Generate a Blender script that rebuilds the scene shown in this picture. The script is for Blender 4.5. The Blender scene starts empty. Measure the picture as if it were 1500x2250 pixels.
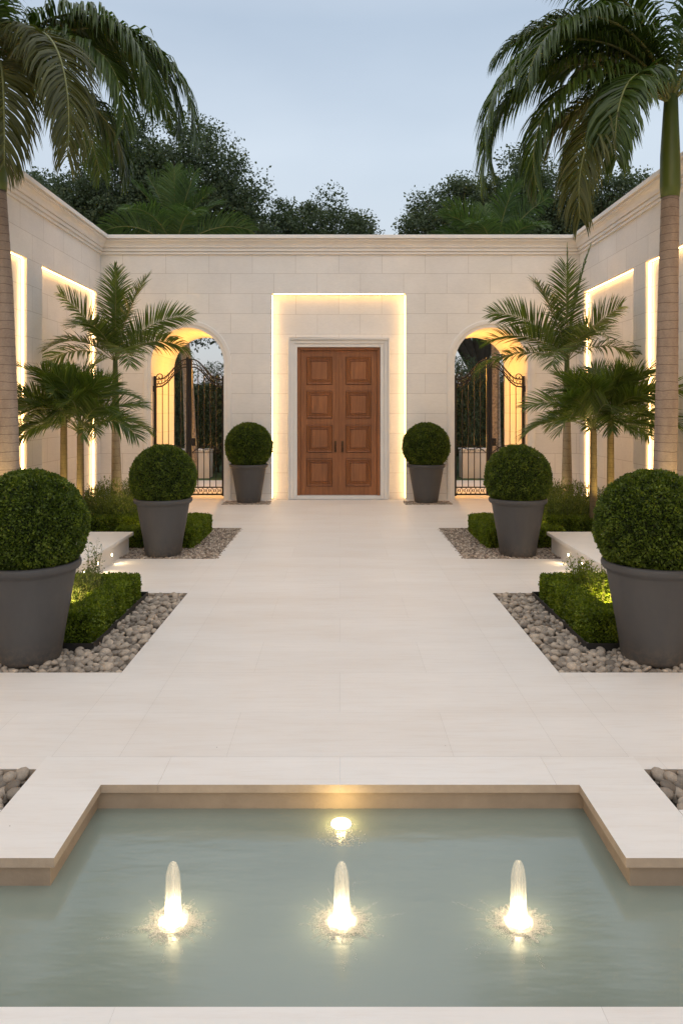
import bpy, bmesh, math, random
import numpy as np
from math import sin, cos, pi, radians, sqrt
from mathutils import Vector
from mathutils.geometry import tessellate_polygon

random.seed(7)
sc = bpy.context.scene
COL = sc.collection

# ------------------------------------------------------------------ helpers
def tag(o, label=None, cat=None, group=None, kind=None):
    if label: o['label'] = label
    if cat: o['category'] = cat
    if group: o['group'] = group
    if kind: o['kind'] = kind
    return o

def empty(name, loc=(0, 0, 0), rz=0, **k):
    o = bpy.data.objects.new(name, None)
    o.empty_display_size = .2
    COL.objects.link(o)
    o.location = loc
    o.rotation_euler = (0, 0, rz)
    return tag(o, **k)

def link(name, me, parent=None, loc=None):
    o = bpy.data.objects.new(name, me)
    COL.objects.link(o)
    if parent: o.parent = parent
    if loc: o.location = loc
    return o

def copy_tree(o, parent=None):
    c = o.copy()
    COL.objects.link(c)
    c.parent = parent
    for ch in [x for x in bpy.data.objects if x.parent == o]:
        copy_tree(ch, c)
    return c

class MB:
    """collects faces into one mesh"""
    def __init__(s):
        s.v = []; s.f = []; s.m = []; s.sm = []
    def add(s, vs, fs, mi=0, smooth=False):
        b = len(s.v)
        s.v += [tuple(p) for p in vs]
        for f in fs:
            s.f.append([i + b for i in f]); s.m.append(mi); s.sm.append(smooth)
    def box(s, x0, x1, y0, y1, z0, z1, mi=0):
        vs = [(x0,y0,z0),(x1,y0,z0),(x1,y1,z0),(x0,y1,z0),(x0,y0,z1),(x1,y0,z1),(x1,y1,z1),(x0,y1,z1)]
        s.add(vs, [(0,3,2,1),(4,5,6,7),(0,1,5,4),(1,2,6,5),(2,3,7,6),(3,0,4,7)], mi)
    def quad(s, a, b, c, d, mi=0):
        s.add([a, b, c, d], [(0,1,2,3)], mi)
    def tube(s, pts, rad, n=8, mi=0, caps=True, smooth=True):
        P = [Vector(p) for p in pts]
        if not hasattr(rad, '__len__'): rad = [rad]*len(P)
        t0 = (P[1]-P[0]).normalized()
        ref = Vector((0,0,1)) if abs(t0.z) < .9 else Vector((1,0,0))
        u = t0.cross(ref).normalized()
        vs = []
        for i, p in enumerate(P):
            if i == 0: t = P[1]-P[0]
            elif i == len(P)-1: t = P[-1]-P[-2]
            else: t = P[i+1]-P[i-1]
            t.normalize()
            u = (u - t*u.dot(t)).normalized()
            w = t.cross(u)
            for k in range(n):
                a = 2*pi*k/n
                vs.append(p + (u*cos(a)+w*sin(a))*rad[i])
        fs = []
        for i in range(len(P)-1):
            for k in range(n):
                fs.append((i*n+k, i*n+(k+1)%n, (i+1)*n+(k+1)%n, (i+1)*n+k))
        s.add(vs, fs, mi, smooth)
        if caps:
            s.add(vs[:n], [tuple(range(n))[::-1]], mi)
            s.add(vs[-n:], [tuple(range(n))], mi)
    def lathe(s, prof, n=48, c=(0,0,0), mi=0, smooth=True):
        vs = [(c[0]+r*cos(2*pi*k/n), c[1]+r*sin(2*pi*k/n), c[2]+z) for r, z in prof for k in range(n)]
        fs = [(i*n+k, i*n+(k+1)%n, (i+1)*n+(k+1)%n, (i+1)*n+k) for i in range(len(prof)-1) for k in range(n)]
        s.add(vs, fs, mi, smooth)
    def build(s, name, mats, parent=None, loc=None, bevel=0):
        me = bpy.data.meshes.new(name)
        me.from_pydata(s.v, [], s.f)
        for m in (mats if isinstance(mats, (list, tuple)) else [mats]): me.materials.append(m)
        me.polygons.foreach_set('material_index', s.m)
        me.polygons.foreach_set('use_smooth', s.sm)
        bm = bmesh.new(); bm.from_mesh(me)
        bmesh.ops.remove_doubles(bm, verts=bm.verts, dist=1e-5)
        bmesh.ops.recalc_face_normals(bm, faces=bm.faces)
        bm.to_mesh(me); bm.free()
        o = link(name, me, parent, loc)
        if bevel:
            b = o.modifiers.new('bevel', 'BEVEL'); b.width = bevel; b.segments = 2; b.limit_method = 'ANGLE'
        return o

def npmesh(name, V, F, mats, tone=None, smooth=False, mi=None):
    V = np.asarray(V, np.float32); F = np.asarray(F, np.int32)
    me = bpy.data.meshes.new(name)
    n, k = F.shape
    me.vertices.add(len(V)); me.vertices.foreach_set('co', V.ravel())
    me.loops.add(n*k); me.loops.foreach_set('vertex_index', F.ravel())
    me.polygons.add(n)
    me.polygons.foreach_set('loop_start', np.arange(n, dtype=np.int32)*k)
    me.polygons.foreach_set('loop_total', np.full(n, k, np.int32))
    me.update(calc_edges=True)
    for m in (mats if isinstance(mats, (list, tuple)) else [mats]): me.materials.append(m)
    if tone is not None:
        a = me.attributes.new('tone', 'FLOAT', 'FACE'); a.data.foreach_set('value', np.asarray(tone, np.float32))
    if mi is not None: me.polygons.foreach_set('material_index', np.asarray(mi, np.int32))
    me.polygons.foreach_set('use_smooth', np.full(n, bool(smooth)))
    me.validate()
    return me

def unit(a):
    return a/np.maximum(np.linalg.norm(a, axis=1, keepdims=True), 1e-9)

def leafquads(P, N, size, rng, spread=.9, aspect=.55, var=.35):
    """one pointed leaf face per point; N: outward bias"""
    n = len(P)
    a = unit(N + spread*rng.normal(size=(n, 3)))
    b = unit(np.cross(a, rng.normal(size=(n, 3))))
    L = size*(1+var*(rng.random((n, 1))*2-1))
    W = L*aspect*.5
    V = np.empty((n, 4, 3))
    V[:, 0] = P - a*L*.3
    V[:, 1] = P + a*L*.2 + b*W
    V[:, 2] = P + a*L*.7
    V[:, 3] = P + a*L*.2 - b*W
    return V.reshape(-1, 3), np.arange(n*4).reshape(n, 4)

# ------------------------------------------------------------------ materials
def newmat(name):
    m = bpy.data.materials.new(name); m.use_nodes = True
    nt = m.node_tree
    return m, nt, nt.nodes['Principled BSDF'], nt.nodes['Material Output']
def nd(nt, t, **k):
    n = nt.nodes.new(t)
    for a, b in k.items():
        if a in ('op',): n.operation = b
        elif a == 'ins':
            for i, v in b.items(): n.inputs[i].default_value = v
        else: setattr(n, a, b)
    return n
def ramp(nt, fac, stops):
    r = nt.nodes.new('ShaderNodeValToRGB')
    e = r.color_ramp.elements
    e[0].position = stops[0][0]; e[0].color = (*stops[0][1], 1)
    e[1].position = stops[1][0]; e[1].color = (*stops[1][1], 1)
    for p, c in stops[2:]:
        x = e.new(p); x.color = (*c, 1)
    nt.links.new(fac, r.inputs[0])
    return r.outputs[0]
def noise(nt, scale, detail=4, rough=.6, vec=None, stretch=None, coord='Object'):
    tc = nd(nt, 'ShaderNodeTexCoord')
    src = tc.outputs[coord] if vec is None else vec
    if stretch:
        mp = nd(nt, 'ShaderNodeMapping'); mp.inputs['Scale'].default_value = stretch
        nt.links.new(src, mp.inputs[0]); src = mp.outputs[0]
    n = nd(nt, 'ShaderNodeTexNoise'); n.inputs['Scale'].default_value = scale
    n.inputs['Detail'].default_value = detail; n.inputs['Roughness'].default_value = rough
    nt.links.new(src, n.inputs['Vector'])
    return n.outputs['Fac']
def bump(nt, h, bsdf, strength=.2, dist=.01):
    b = nd(nt, 'ShaderNodeBump'); b.inputs['Strength'].default_value = strength; b.inputs['Distance'].default_value = dist
    nt.links.new(h, b.inputs['Height']); nt.links.new(b.outputs[0], bsdf.inputs['Normal'])
def mixc(nt, f, a, b, mode='MIX'):
    m = nd(nt, 'ShaderNodeMix', data_type='RGBA', blend_type=mode)
    def put(s, v):
        if hasattr(v, 'is_output'): nt.links.new(v, s)
        else: s.default_value = v if not isinstance(v, tuple) else (*v, 1)
    put(m.inputs[0], f); put(m.inputs[6], a); put(m.inputs[7], b)
    return m.outputs[2]

def simple(name, col, rough=.6, nscale=8, var=.12, bmp=.1, bdist=.004, stretch=None, metal=0, spec=.5):
    m, nt, b, _ = newmat(name)
    f = noise(nt, nscale, 5, .65, stretch=stretch)
    c = ramp(nt, f, [(.3, tuple(x*(1-var) for x in col)), (.7, tuple(min(1, x*(1+var)) for x in col))])
    nt.links.new(c, b.inputs['Base Color'])
    b.inputs['Roughness'].default_value = rough; b.inputs['Metallic'].default_value = metal
    b.inputs['Specular IOR Level'].default_value = spec
    if bmp: bump(nt, noise(nt, nscale*6, 4, .7, stretch=stretch), b, bmp, bdist)
    return m

def masonry(name, col=(.825, .79, .75)):
    m, nt, b, _ = newmat(name)
    geo = nd(nt, 'ShaderNodeNewGeometry')
    sp = nd(nt, 'ShaderNodeSeparateXYZ'); nt.links.new(geo.outputs['Position'], sp.inputs[0])
    sn = nd(nt, 'ShaderNodeSeparateXYZ'); nt.links.new(geo.outputs['Normal'], sn.inputs[0])
    ab = nd(nt, 'ShaderNodeMath', op='ABSOLUTE'); nt.links.new(sn.outputs[0], ab.inputs[0])
    gt = nd(nt, 'ShaderNodeMath', op='GREATER_THAN'); nt.links.new(ab.outputs[0], gt.inputs[0]); gt.inputs[1].default_value = .7
    mu = nd(nt, 'ShaderNodeMix', data_type='FLOAT')
    nt.links.new(gt.outputs[0], mu.inputs[0])
    ax = nd(nt, 'ShaderNodeMath', op='ADD'); nt.links.new(sp.outputs[0], ax.inputs[0]); ax.inputs[1].default_value = .025+7.9
    ay = nd(nt, 'ShaderNodeMath', op='ADD'); nt.links.new(sp.outputs[1], ay.inputs[0]); ay.inputs[1].default_value = .29+15.8
    nt.links.new(ax.outputs[0], mu.inputs[2]); nt.links.new(ay.outputs[0], mu.inputs[3])
    az = nd(nt, 'ShaderNodeMath', op='ADD'); nt.links.new(sp.outputs[2], az.inputs[0]); az.inputs[1].default_value = -3.775+.366*12
    cb = nd(nt, 'ShaderNodeCombineXYZ'); nt.links.new(mu.outputs[0], cb.inputs[0]); nt.links.new(az.outputs[0], cb.inputs[1])
    br = nd(nt, 'ShaderNodeTexBrick'); nt.links.new(cb.outputs[0], br.inputs['Vector'])
    for k, v in {'Scale': 1, 'Mortar Size': .0032, 'Mortar Smooth': .3, 'Bias': 0, 'Brick Width': .79, 'Row Height': .366}.items():
        br.inputs[k].default_value = v
    br.inputs['Color1'].default_value = (.965, .96, .955, 1); br.inputs['Color2'].default_value = (1.03, 1.02, 1.0, 1)
    br.inputs['Mortar'].default_value = (.64, .60, .56, 1)
    f1 = noise(nt, 1.1, 5, .6, vec=geo.outputs['Position'])
    f2 = noise(nt, 14, 5, .7, vec=geo.outputs['Position'], stretch=(1, 1, 3))
    c1 = ramp(nt, f1, [(.3, tuple(x*.93 for x in col)), (.7, tuple(x*1.05 for x in col))])
    c2 = mixc(nt, 1.0, c1, ramp(nt, f2, [(.3, (.955,)*3), (.72, (1.03, 1.03, 1.03))]), 'MULTIPLY')
    c3 = mixc(nt, 1.0, c2, br.outputs['Color'], 'MULTIPLY')
    nt.links.new(c3, b.inputs['Base Color'])
    b.inputs['Roughness'].default_value = .72; b.inputs['Specular IOR Level'].default_value = .3
    inv = nd(nt, 'ShaderNodeMath', op='MULTIPLY_ADD'); nt.links.new(br.outputs['Fac'], inv.inputs[0]); inv.inputs[1].default_value = -1
    nt.links.new(f2, inv.inputs[2])
    bump(nt, inv.outputs[0], b, .25, .003)
    return m

def paving(name, col=(.80, .765, .73)):
    m, nt, b, _ = newmat(name)
    geo = nd(nt, 'ShaderNodeNewGeometry')
    at = nd(nt, 'ShaderNodeAttribute', attribute_name='tone')
    f1 = noise(nt, 1.4, 6, .62, vec=geo.outputs['Position'], stretch=(.55, 2.2, 1))
    f2 = noise(nt, 9, 6, .7, vec=geo.outputs['Position'], stretch=(.35, 3.5, 1))
    c = ramp(nt, f1, [(.28, (col[0]*.95, col[1]*.925, col[2]*.90)), (.55, col), (.75, tuple(x*1.04 for x in col))])
    c = mixc(nt, 1.0, c, ramp(nt, f2, [(.30, (.95, .93, .91)), (.5, (1, 1, 1)), (.75, (1.02,)*3)]), 'MULTIPLY')
    c = mixc(nt, 1.0, c, ramp(nt, at.outputs['Fac'], [(0, (.965, .955, .945)), (.72, (.995, .99, .985)), (1, (1.03, 1.04, 1.05))]), 'MULTIPLY')
    sp = noise(nt, 2.7, 1, .5, vec=geo.outputs['Position'])
    vo = nd(nt, 'ShaderNodeTexVoronoi'); vo.inputs['Scale'].default_value = 2.6; nt.links.new(geo.outputs['Position'], vo.inputs['Vector'])
    lt = nd(nt, 'ShaderNodeMath', op='LESS_THAN'); lt.inputs[1].default_value = .009; nt.links.new(vo.outputs['Distance'], lt.inputs[0])
    c = mixc(nt, lt.outputs[0], c, (.2, .16, .13))
    nt.links.new(c, b.inputs['Base Color'])
    r = nd(nt, 'ShaderNodeMapRange'); nt.links.new(f2, r.inputs[0]); r.inputs[3].default_value = .38; r.inputs[4].default_value = .6
    nt.links.new(r.outputs[0], b.inputs['Roughness'])
    b.inputs['Specular IOR Level'].default_value = .35
    bump(nt, f2, b, .12, .003)
    return m

def leafmat(name, dark, mid, light, trans=.25, rough=.5, spec=.35):
    m, nt, b, out = newmat(name)
    at = nd(nt, 'ShaderNodeAttribute', attribute_name='tone')
    c = ramp(nt, at.outputs['Fac'], [(0, dark), (.55, mid), (1, light)])
    nt.links.new(c, b.inputs['Base Color']); b.inputs['Roughness'].default_value = rough
    b.inputs['Specular IOR Level'].default_value = spec
    tr = nd(nt, 'ShaderNodeBsdfTranslucent'); nt.links.new(mixc(nt, 1.0, c, (1.4, 1.5, .6), 'MULTIPLY'), tr.inputs[0])
    mx = nd(nt, 'ShaderNodeMixShader'); mx.inputs[0].default_value = trans
    nt.links.new(b.outputs[0], mx.inputs[1]); nt.links.new(tr.outputs[0], mx.inputs[2]); nt.links.new(mx.outputs[0], out.inputs[0])
    return m

def emit(name, col, s):
    m, nt, b, out = newmat(name)
    e = nd(nt, 'ShaderNodeEmission'); e.inputs[0].default_value = (*col, 1); e.inputs[1].default_value = s
    nt.links.new(e.outputs[0], out.inputs[0])
    return m

M = {}
M['stone'] = masonry('limestone_masonry')
M['trim'] = simple('limestone_trim', (.81, .77, .72), .65, 2, .05, .04, .001)
M['white_trim'] = simple('painted_surround', (.80, .77, .73), .55, 3, .03, .05, .001)
M['paving'] = paving('limestone_paving')
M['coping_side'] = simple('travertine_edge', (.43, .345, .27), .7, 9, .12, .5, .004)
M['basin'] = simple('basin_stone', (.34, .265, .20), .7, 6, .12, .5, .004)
M['grout'] = simple('grout', (.50, .46, .42), .9, 20, .1, .2)
M['soil'] = simple('dark_soil', (.035, .025, .018), .95, 30, .5, .6, .01)
M['pot'] = simple('charcoal_pot', (.066, .065, .067), .55, 5, .08, .12, .002, spec=.35)
def potmat():
    m, nt, b, _ = newmat('charcoal_planter')
    geo = nd(nt, 'ShaderNodeNewGeometry'); sp = nd(nt, 'ShaderNodeSeparateXYZ'); nt.links.new(geo.outputs['Position'], sp.inputs[0])
    f = noise(nt, 3.5, 5, .65, vec=geo.outputs['Position'], stretch=(1, 1, .35)); g = noise(nt, 30, 5, .7, vec=geo.outputs['Position'])
    c = ramp(nt, f, [(.3, (.058, .057, .060)), (.72, (.080, .077, .076))])
    r = nd(nt, 'ShaderNodeMapRange'); nt.links.new(sp.outputs[2], r.inputs[0]); r.inputs[1].default_value = .0; r.inputs[2].default_value = .16; r.inputs[3].default_value = .9; r.inputs[4].default_value = 0
    k = nd(nt, 'ShaderNodeMath', op='MULTIPLY'); nt.links.new(r.outputs[0], k.inputs[0]); nt.links.new(ramp(nt, g, [(.42, (0, 0, 0)), (.65, (1, 1, 1))]), k.inputs[1])
    c = mixc(nt, k.outputs[0], c, (.15, .125, .10))
    nt.links.new(c, b.inputs['Base Color'])
    q = nd(nt, 'ShaderNodeMapRange'); nt.links.new(g, q.inputs[0]); q.inputs[3].default_value = .42; q.inputs[4].default_value = .68; nt.links.new(q.outputs[0], b.inputs['Roughness'])
    b.inputs['Specular IOR Level'].default_value = .4
    bump(nt, g, b, .15, .002)
    return m
M['pot'] = potmat()
M['iron'] = simple('wrought_iron', (.016, .011, .008), .6, 20, .3, .15, .001, metal=0)
M['bronze'] = simple('aged_bronze', (.10, .055, .03), .4, 30, .3, .2, .001, metal=.8)
M['edging'] = simple('black_edging', (.012, .012, .012), .5, 20, .3, .1)
M['render'] = simple('white_render', (.72, .68, .63), .8, 2, .06, .2, .003)
M['grass'] = simple('lawn', (.05, .085, .025), .95, 3, .4, .5, .02)
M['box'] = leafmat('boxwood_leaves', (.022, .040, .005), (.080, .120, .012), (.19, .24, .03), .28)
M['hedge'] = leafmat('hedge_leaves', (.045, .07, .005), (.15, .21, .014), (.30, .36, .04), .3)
M['shrub'] = leafmat('shrub_leaves', (.04, .06, .012), (.11, .15, .028), (.21, .25, .06), .3)
M['herb'] = leafmat('herb_leaves', (.05, .08, .02), (.11, .15, .04), (.22, .25, .09), .35)
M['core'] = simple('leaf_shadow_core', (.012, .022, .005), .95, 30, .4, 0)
M['oak'] = leafmat('oak_leaves', (.036, .058, .034), (.068, .100, .058), (.115, .150, .085), .2, .6, .25)
M['frond'] = leafmat('palm_leaflets', (.036, .062, .014), (.085, .135, .022), (.18, .235, .04), .36, .38, .6)
M['frond_royal'] = leafmat('royal_palm_leaflets', (.028, .052, .013), (.066, .108, .018), (.13, .18, .034), .3, .4, .5)
M['frond_old'] = leafmat('olive_palm_leaflets', (.04, .045, .014), (.08, .088, .022), (.15, .15, .04), .3, .5, .4)
M['frond_far'] = leafmat('palm_leaflets_far', (.042, .078, .03), (.08, .135, .045), (.135, .20, .065), .3, .5, .3)
M['rachis'] = simple('frond_stem', (.16, .17, .05), .5, 10, .2, 0)
M['crownshaft'] = simple('green_crownshaft', (.085, .12, .022), .4, 4, .2, .1, .003, stretch=(1, 1, .15))
M['bark'] = simple('oak_bark', (.055, .045, .035), .9, 9, .3, .6, .02)
M['far_bark'] = simple('rough_palm_bark', (.30, .24, .18), .9, 22, .6, .8, .02)

def trunkmat(name, c1, c2, line, freq):
    m, nt, b, _ = newmat(name)
    tc = nd(nt, 'ShaderNodeTexCoord')
    f = noise(nt, 5, 6, .7, stretch=(1, 1, .35)); g = noise(nt, 40, 4, .7, stretch=(1, 1, 3))
    c = ramp(nt, f, [(.3, c1), (.7, c2)])
    c = mixc(nt, 1.0, c, ramp(nt, g, [(.3, (.78,)*3), (.7, (1.1,)*3)]), 'MULTIPLY')
    sp = nd(nt, 'ShaderNodeSeparateXYZ'); nt.links.new(tc.outputs['Object'], sp.inputs[0])
    wv = noise(nt, 2.2, 3, .5, stretch=(1, 1, 1))
    ad = nd(nt, 'ShaderNodeMath', op='MULTIPLY_ADD'); nt.links.new(wv, ad.inputs[0]); ad.inputs[1].default_value = .10; nt.links.new(sp.outputs[2], ad.inputs[2])
    mu = nd(nt, 'ShaderNodeMath', op='MULTIPLY'); nt.links.new(ad.outputs[0], mu.inputs[0]); mu.inputs[1].default_value = freq
    fr = nd(nt, 'ShaderNodeMath', op='FRACT'); nt.links.new(mu.outputs[0], fr.inputs[0])
    lc = ramp(nt, fr.outputs[0], [(0, line), (.12, (1, 1, 1)), (.9, (1, 1, 1)), (1, (1.1, 1.1, 1.1))])
    c = mixc(nt, 1.0, c, lc, 'MULTIPLY')
    nt.links.new(c, b.inputs['Base Color']); b.inputs['Roughness'].default_value = .85
    bump(nt, fr.outputs[0], b, .5, .008)
    return m
M['royal_trunk'] = trunkmat('royal_palm_trunk', (.25, .185, .15), (.40, .32, .26), (.35, .3, .27), 10.5)
M['mid_trunk'] = trunkmat('ringed_palm_trunk', (.22, .17, .12), (.38, .32, .25), (.5, .45, .4), 9)
M['small_trunk'] = trunkmat('rough_small_trunk', (.10, .07, .035), (.24, .18, .09), (.5, .45, .4), 16)

def woodmat():
    m, nt, b, _ = newmat('carved_hardwood')
    f = noise(nt, 3.0, 7, .65, stretch=(14, 3, .7)); g = noise(nt, 1.3, 3, .5, stretch=(2, 1, .8))
    c = ramp(nt, f, [(.25, (.165, .057, .018)), (.5, (.29, .104, .032)), (.78, (.40, .155, .052))])
    c = mixc(nt, 1.0, c, ramp(nt, g, [(.3, (.82,)*3), (.7, (1.12,)*3)]), 'MULTIPLY')
    nt.links.new(c, b.inputs['Base Color']); b.inputs['Roughness'].default_value = .42
    bump(nt, f, b, .12, .003)
    return m
M['wood'] = woodmat()

def pebblemat(name, cols):
    m, nt, b, _ = newmat(name)
    at = nd(nt, 'ShaderNodeAttribute', attribute_name='tone')
    c = ramp(nt, at.outputs['Fac'], [(0, cols[0]), (.5, cols[1]), (1, cols[2])])
    g = noise(nt, 60, 5, .75)
    c = mixc(nt, 1.0, c, ramp(nt, g, [(.3, (.72,)*3), (.7, (1.18,)*3)]), 'MULTIPLY')
    nt.links.new(c, b.inputs['Base Color']); b.inputs['Roughness'].default_value = .7
    bump(nt, g, b, .3, .003)
    return m
M['pebble'] = pebblemat('river_pebbles', [(.16, .135, .11), (.35, .295, .24), (.52, .43, .34)])
M['gravel'] = pebblemat('crushed_gravel', [(.13, .095, .072), (.34, .265, .205), (.66, .56, .45)])

WARM = (1, .66, .30)
M['led'] = emit('warm_led', (1, .60, .24), 17.0)
M['lamp'] = emit('warm_lamp_lens', (1, .80, .48), 22)
M['pool_lamp'] = emit('pool_lamp_lens', (1, .80, .46), 5)

# ------------------------------------------------------------------ camera
F = 1600.0
cam = bpy.data.cameras.new('camera'); co = bpy.data.objects.new('camera', cam); COL.objects.link(co)
co.location = (0, 0, 1.65); co.rotation_euler = (radians(90), 0, 0)
cam.sensor_fit = 'VERTICAL'; cam.sensor_height = 36; cam.lens = F/2250*36
cam.shift_y = -225/2250; cam.shift_x = 3/2250
cam.clip_end = 2000; cam.clip_start = .05
sc.camera = co

# ------------------------------------------------------------------ world
w = bpy.data.worlds.new('World'); sc.world = w; w.use_nodes = True
nt = w.node_tree; nt.nodes.clear()
out = nd(nt, 'ShaderNodeOutputWorld')
SUN_EL, SUN_AZ = 6, 200
sky = nd(nt, 'ShaderNodeTexSky', sky_type='NISHITA'); sky.sun_disc = False
sky.sun_elevation = radians(SUN_EL); sky.sun_rotation = radians(SUN_AZ); sky.dust_density = 2; sky.air_density = 1.2
b1 = nd(nt, 'ShaderNodeBackground'); b1.inputs[1].default_value = .05; nt.links.new(sky.outputs[0], b1.inputs[0])
tc = nd(nt, 'ShaderNodeTexCoord')
sp = nd(nt, 'ShaderNodeSeparateXYZ'); nt.links.new(tc.outputs['Generated'], sp.inputs[0])
g = ramp(nt, sp.outputs[2], [(0.0, (.46, .50, .585)), (.18, (.54, .595, .70)), (.33, (.60, .672, .785)), (.47, (.475, .56, .69)), (.75, (1.08, 1.09, 1.12)), (1, (1.22, 1.22, 1.22))])
mp = nd(nt, 'ShaderNodeMapping'); mp.inputs['Scale'].default_value = (1, 1, 2.6); nt.links.new(tc.outputs['Generated'], mp.inputs[0])
cn = nd(nt, 'ShaderNodeTexNoise'); cn.inputs['Scale'].default_value = 1.6; cn.inputs['Detail'].default_value = 5; cn.inputs['Roughness'].default_value = .5
nt.links.new(mp.outputs[0], cn.inputs[0])
g2 = mixc(nt, 1.0, g, ramp(nt, cn.outputs['Fac'], [(.3, (.88, .90, .93)), (.7, (1.08, 1.07, 1.055))]), 'MULTIPLY')
b2 = nd(nt, 'ShaderNodeBackground'); nt.links.new(g2, b2.inputs[0]); b2.inputs[1].default_value = .92
ad = nd(nt, 'ShaderNodeAddShader'); nt.links.new(b1.outputs[0], ad.inputs[0]); nt.links.new(b2.outputs[0], ad.inputs[1])
nt.links.new(ad.outputs[0], out.inputs[0])
sl = bpy.data.lights.new('sun', 'SUN'); so = bpy.data.objects.new('sun', sl); COL.objects.link(so)
sl.energy = .35; sl.angle = radians(40); sl.color = (1, .93, .86)
so.rotation_euler = (radians(50), 0, radians(15))
sc.view_settings.view_transform = 'Standard'; sc.view_settings.look = 'None'; sc.view_settings.exposure = 0; sc.view_settings.gamma = 1
sc.cycles.use_denoising = True
sc.cycles.max_bounces = 8; sc.cycles.diffuse_bounces = 4; sc.cycles.glossy_bounces = 3; sc.cycles.transparent_max_bounces = 12
sc.cycles.sample_clamp_indirect = 6

def spot(name, parent, loc, target, power, angle=70, col=(1, .72, .36), size=.03, blend=.8):
    l = bpy.data.lights.new(name, 'SPOT'); l.energy = power; l.color = col; l.spot_size = radians(angle); l.spot_blend = blend; l.shadow_soft_size = size
    o = bpy.data.objects.new(name, l); COL.objects.link(o); o.location = loc
    d = Vector(target)-Vector(loc); o.rotation_euler = d.to_track_quat('-Z', 'Y').to_euler()
    if parent: o.parent = parent
    return o
def point(name, parent, loc, power, col=(1, .72, .36), size=.03):
    l = bpy.data.lights.new(name, 'POINT'); l.energy = power; l.color = col; l.shadow_soft_size = size
    o = bpy.data.objects.new(name, l); COL.objects.link(o); o.location = loc
    if parent: o.parent = parent
    return o

# ------------------------------------------------------------------ layout numbers (metres)
WY = 13.33; WX = 4.38; TOP = 4.806; TH = 1.85
CX = -.025
AR = .665; ASP = 2.485; AX = (-2.79, 2.755)

# ------------------------------------------------------------------ ground
gz = MB()
for a in ((-400, -WX-.4, -60, 600), (WX+.4, 400, -60, 600), (-WX-.4, WX+.4, WY+TH, 600), (-WX-.4, WX+.4, -60, -4)):
    gz.quad((a[0], a[2], -.01), (a[1], a[2], -.01), (a[1], a[3], -.01), (a[0], a[3], -.01))
tag(gz.build('ground', M['grass']), kind='structure')

rng = np.random.default_rng(3)
pv = []; pt = []
def slabs(x0, x1, y0, y1, w, h, xo=0.0, yo=0.0, stag=.5, gap=.0009):
    j0 = math.floor((y0-yo)/h)
    j = j0
    while yo+j*h < y1:
        ya, yb = max(y0, yo+j*h), min(y1, yo+(j+1)*h)
        off = xo + (stag*w if j % 2 else 0)
        i = math.floor((x0-off)/w)
        while off+i*w < x1:
            xa, xb = max(x0, off+i*w), min(x1, off+(i+1)*w)
            if xb-xa > .02 and yb-ya > .02:
                g = gap/2
                pv.append([(xa+g, ya+g, 0), (xb-g, ya+g, 0), (xb-g, yb-g, 0), (xa+g, yb-g, 0)]); pt.append(random.random()*.72)
            i += 1
        j += 1
slabs(-1.05, 1.05, 3.462, WY+.02, 1.08, .6, 0, 4.57-.6*3)
for s in (-1, 1):
    def S(a, b, *r, **k):
        slabs(min(s*a, s*b), max(s*a, s*b), *r, **k)
    S(1.05, 1.37, 3.462, 10.15, .32, 1.2, 1.05 if s > 0 else -1.37, 3.97, 0)
    S(1.37, WX, 3.46, 4.57, 1.3, .6, .2, 3.97)
    S(1.39, WX, 3.34, 3.46, 1.3, .6, .2, 3.0)
    S(1.37, WX, 6.55, 8.05, 1.3, .75, .45, 6.55)
    S(1.05, 3.0, 10.15, WY+.02, 1.1, .6, .3, 10.15)
    S(3.0, WX, 12.7, WY+.02, 1.1, .6, .3, 10.15)
    S(3.2, WX, -4, 3.34, 1.3, .6, .2, .1)
slabs(-3.2, 3.2, -4, 1.62, 1.3, .6, .2, .1)
V = np.array(pv).reshape(-1, 3)
o = link('paving', npmesh('paving', V, np.arange(len(V)).reshape(-1, 4), M['paving'], tone=pt))
tag(o, kind='structure')
# bed of mortar under the slabs (leaves the pool basin open)
gr = MB()
def base(x0, x1, y0, y1, z=-.005): gr.quad((x0, y0, z), (x1, y0, z), (x1, y1, z), (x0, y1, z))
base(-WX-.4, WX+.4, 10.15, WY+TH)
base(-1.37, 1.37, 3.46, 10.15)
for s in (-1, 1):
    for (a, b, c, d) in ((1.37, WX+.4, 3.34, 4.57), (1.37, WX+.4, 6.55, 8.05), (3.2, WX+.4, -4, 3.34)):
        base(min(s*a, s*b), max(s*a, s*b), c, d)
base(-3.2, 3.2, -4, 1.62)
tag(gr.build('floor_bed', M['grout']), kind='structure')
# passage floors and path beyond the gates
ps = []; pt2 = []
sv, stt = pv, pt
pv, pt = [], []
for cx in AX: slabs(cx-AR, cx+AR, WY+.02, WY+TH, .7, .45, cx)
slabs(-9, 9, WY+TH, 17.0, 1.2, .8, .3)
V = np.array(pv).reshape(-1, 3)
rp = MB(); rp.quad((-9, WY+TH, -.006), (9, WY+TH, -.006), (9, 17.0, -.006), (-9, 17.0, -.006)); tag(rp.build('path_bed', M['grout']), kind='structure')
tag(link('garden_path', npmesh('garden_path', V, np.arange(len(V)).reshape(-1, 4), M['paving'], tone=pt)), kind='structure')

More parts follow.
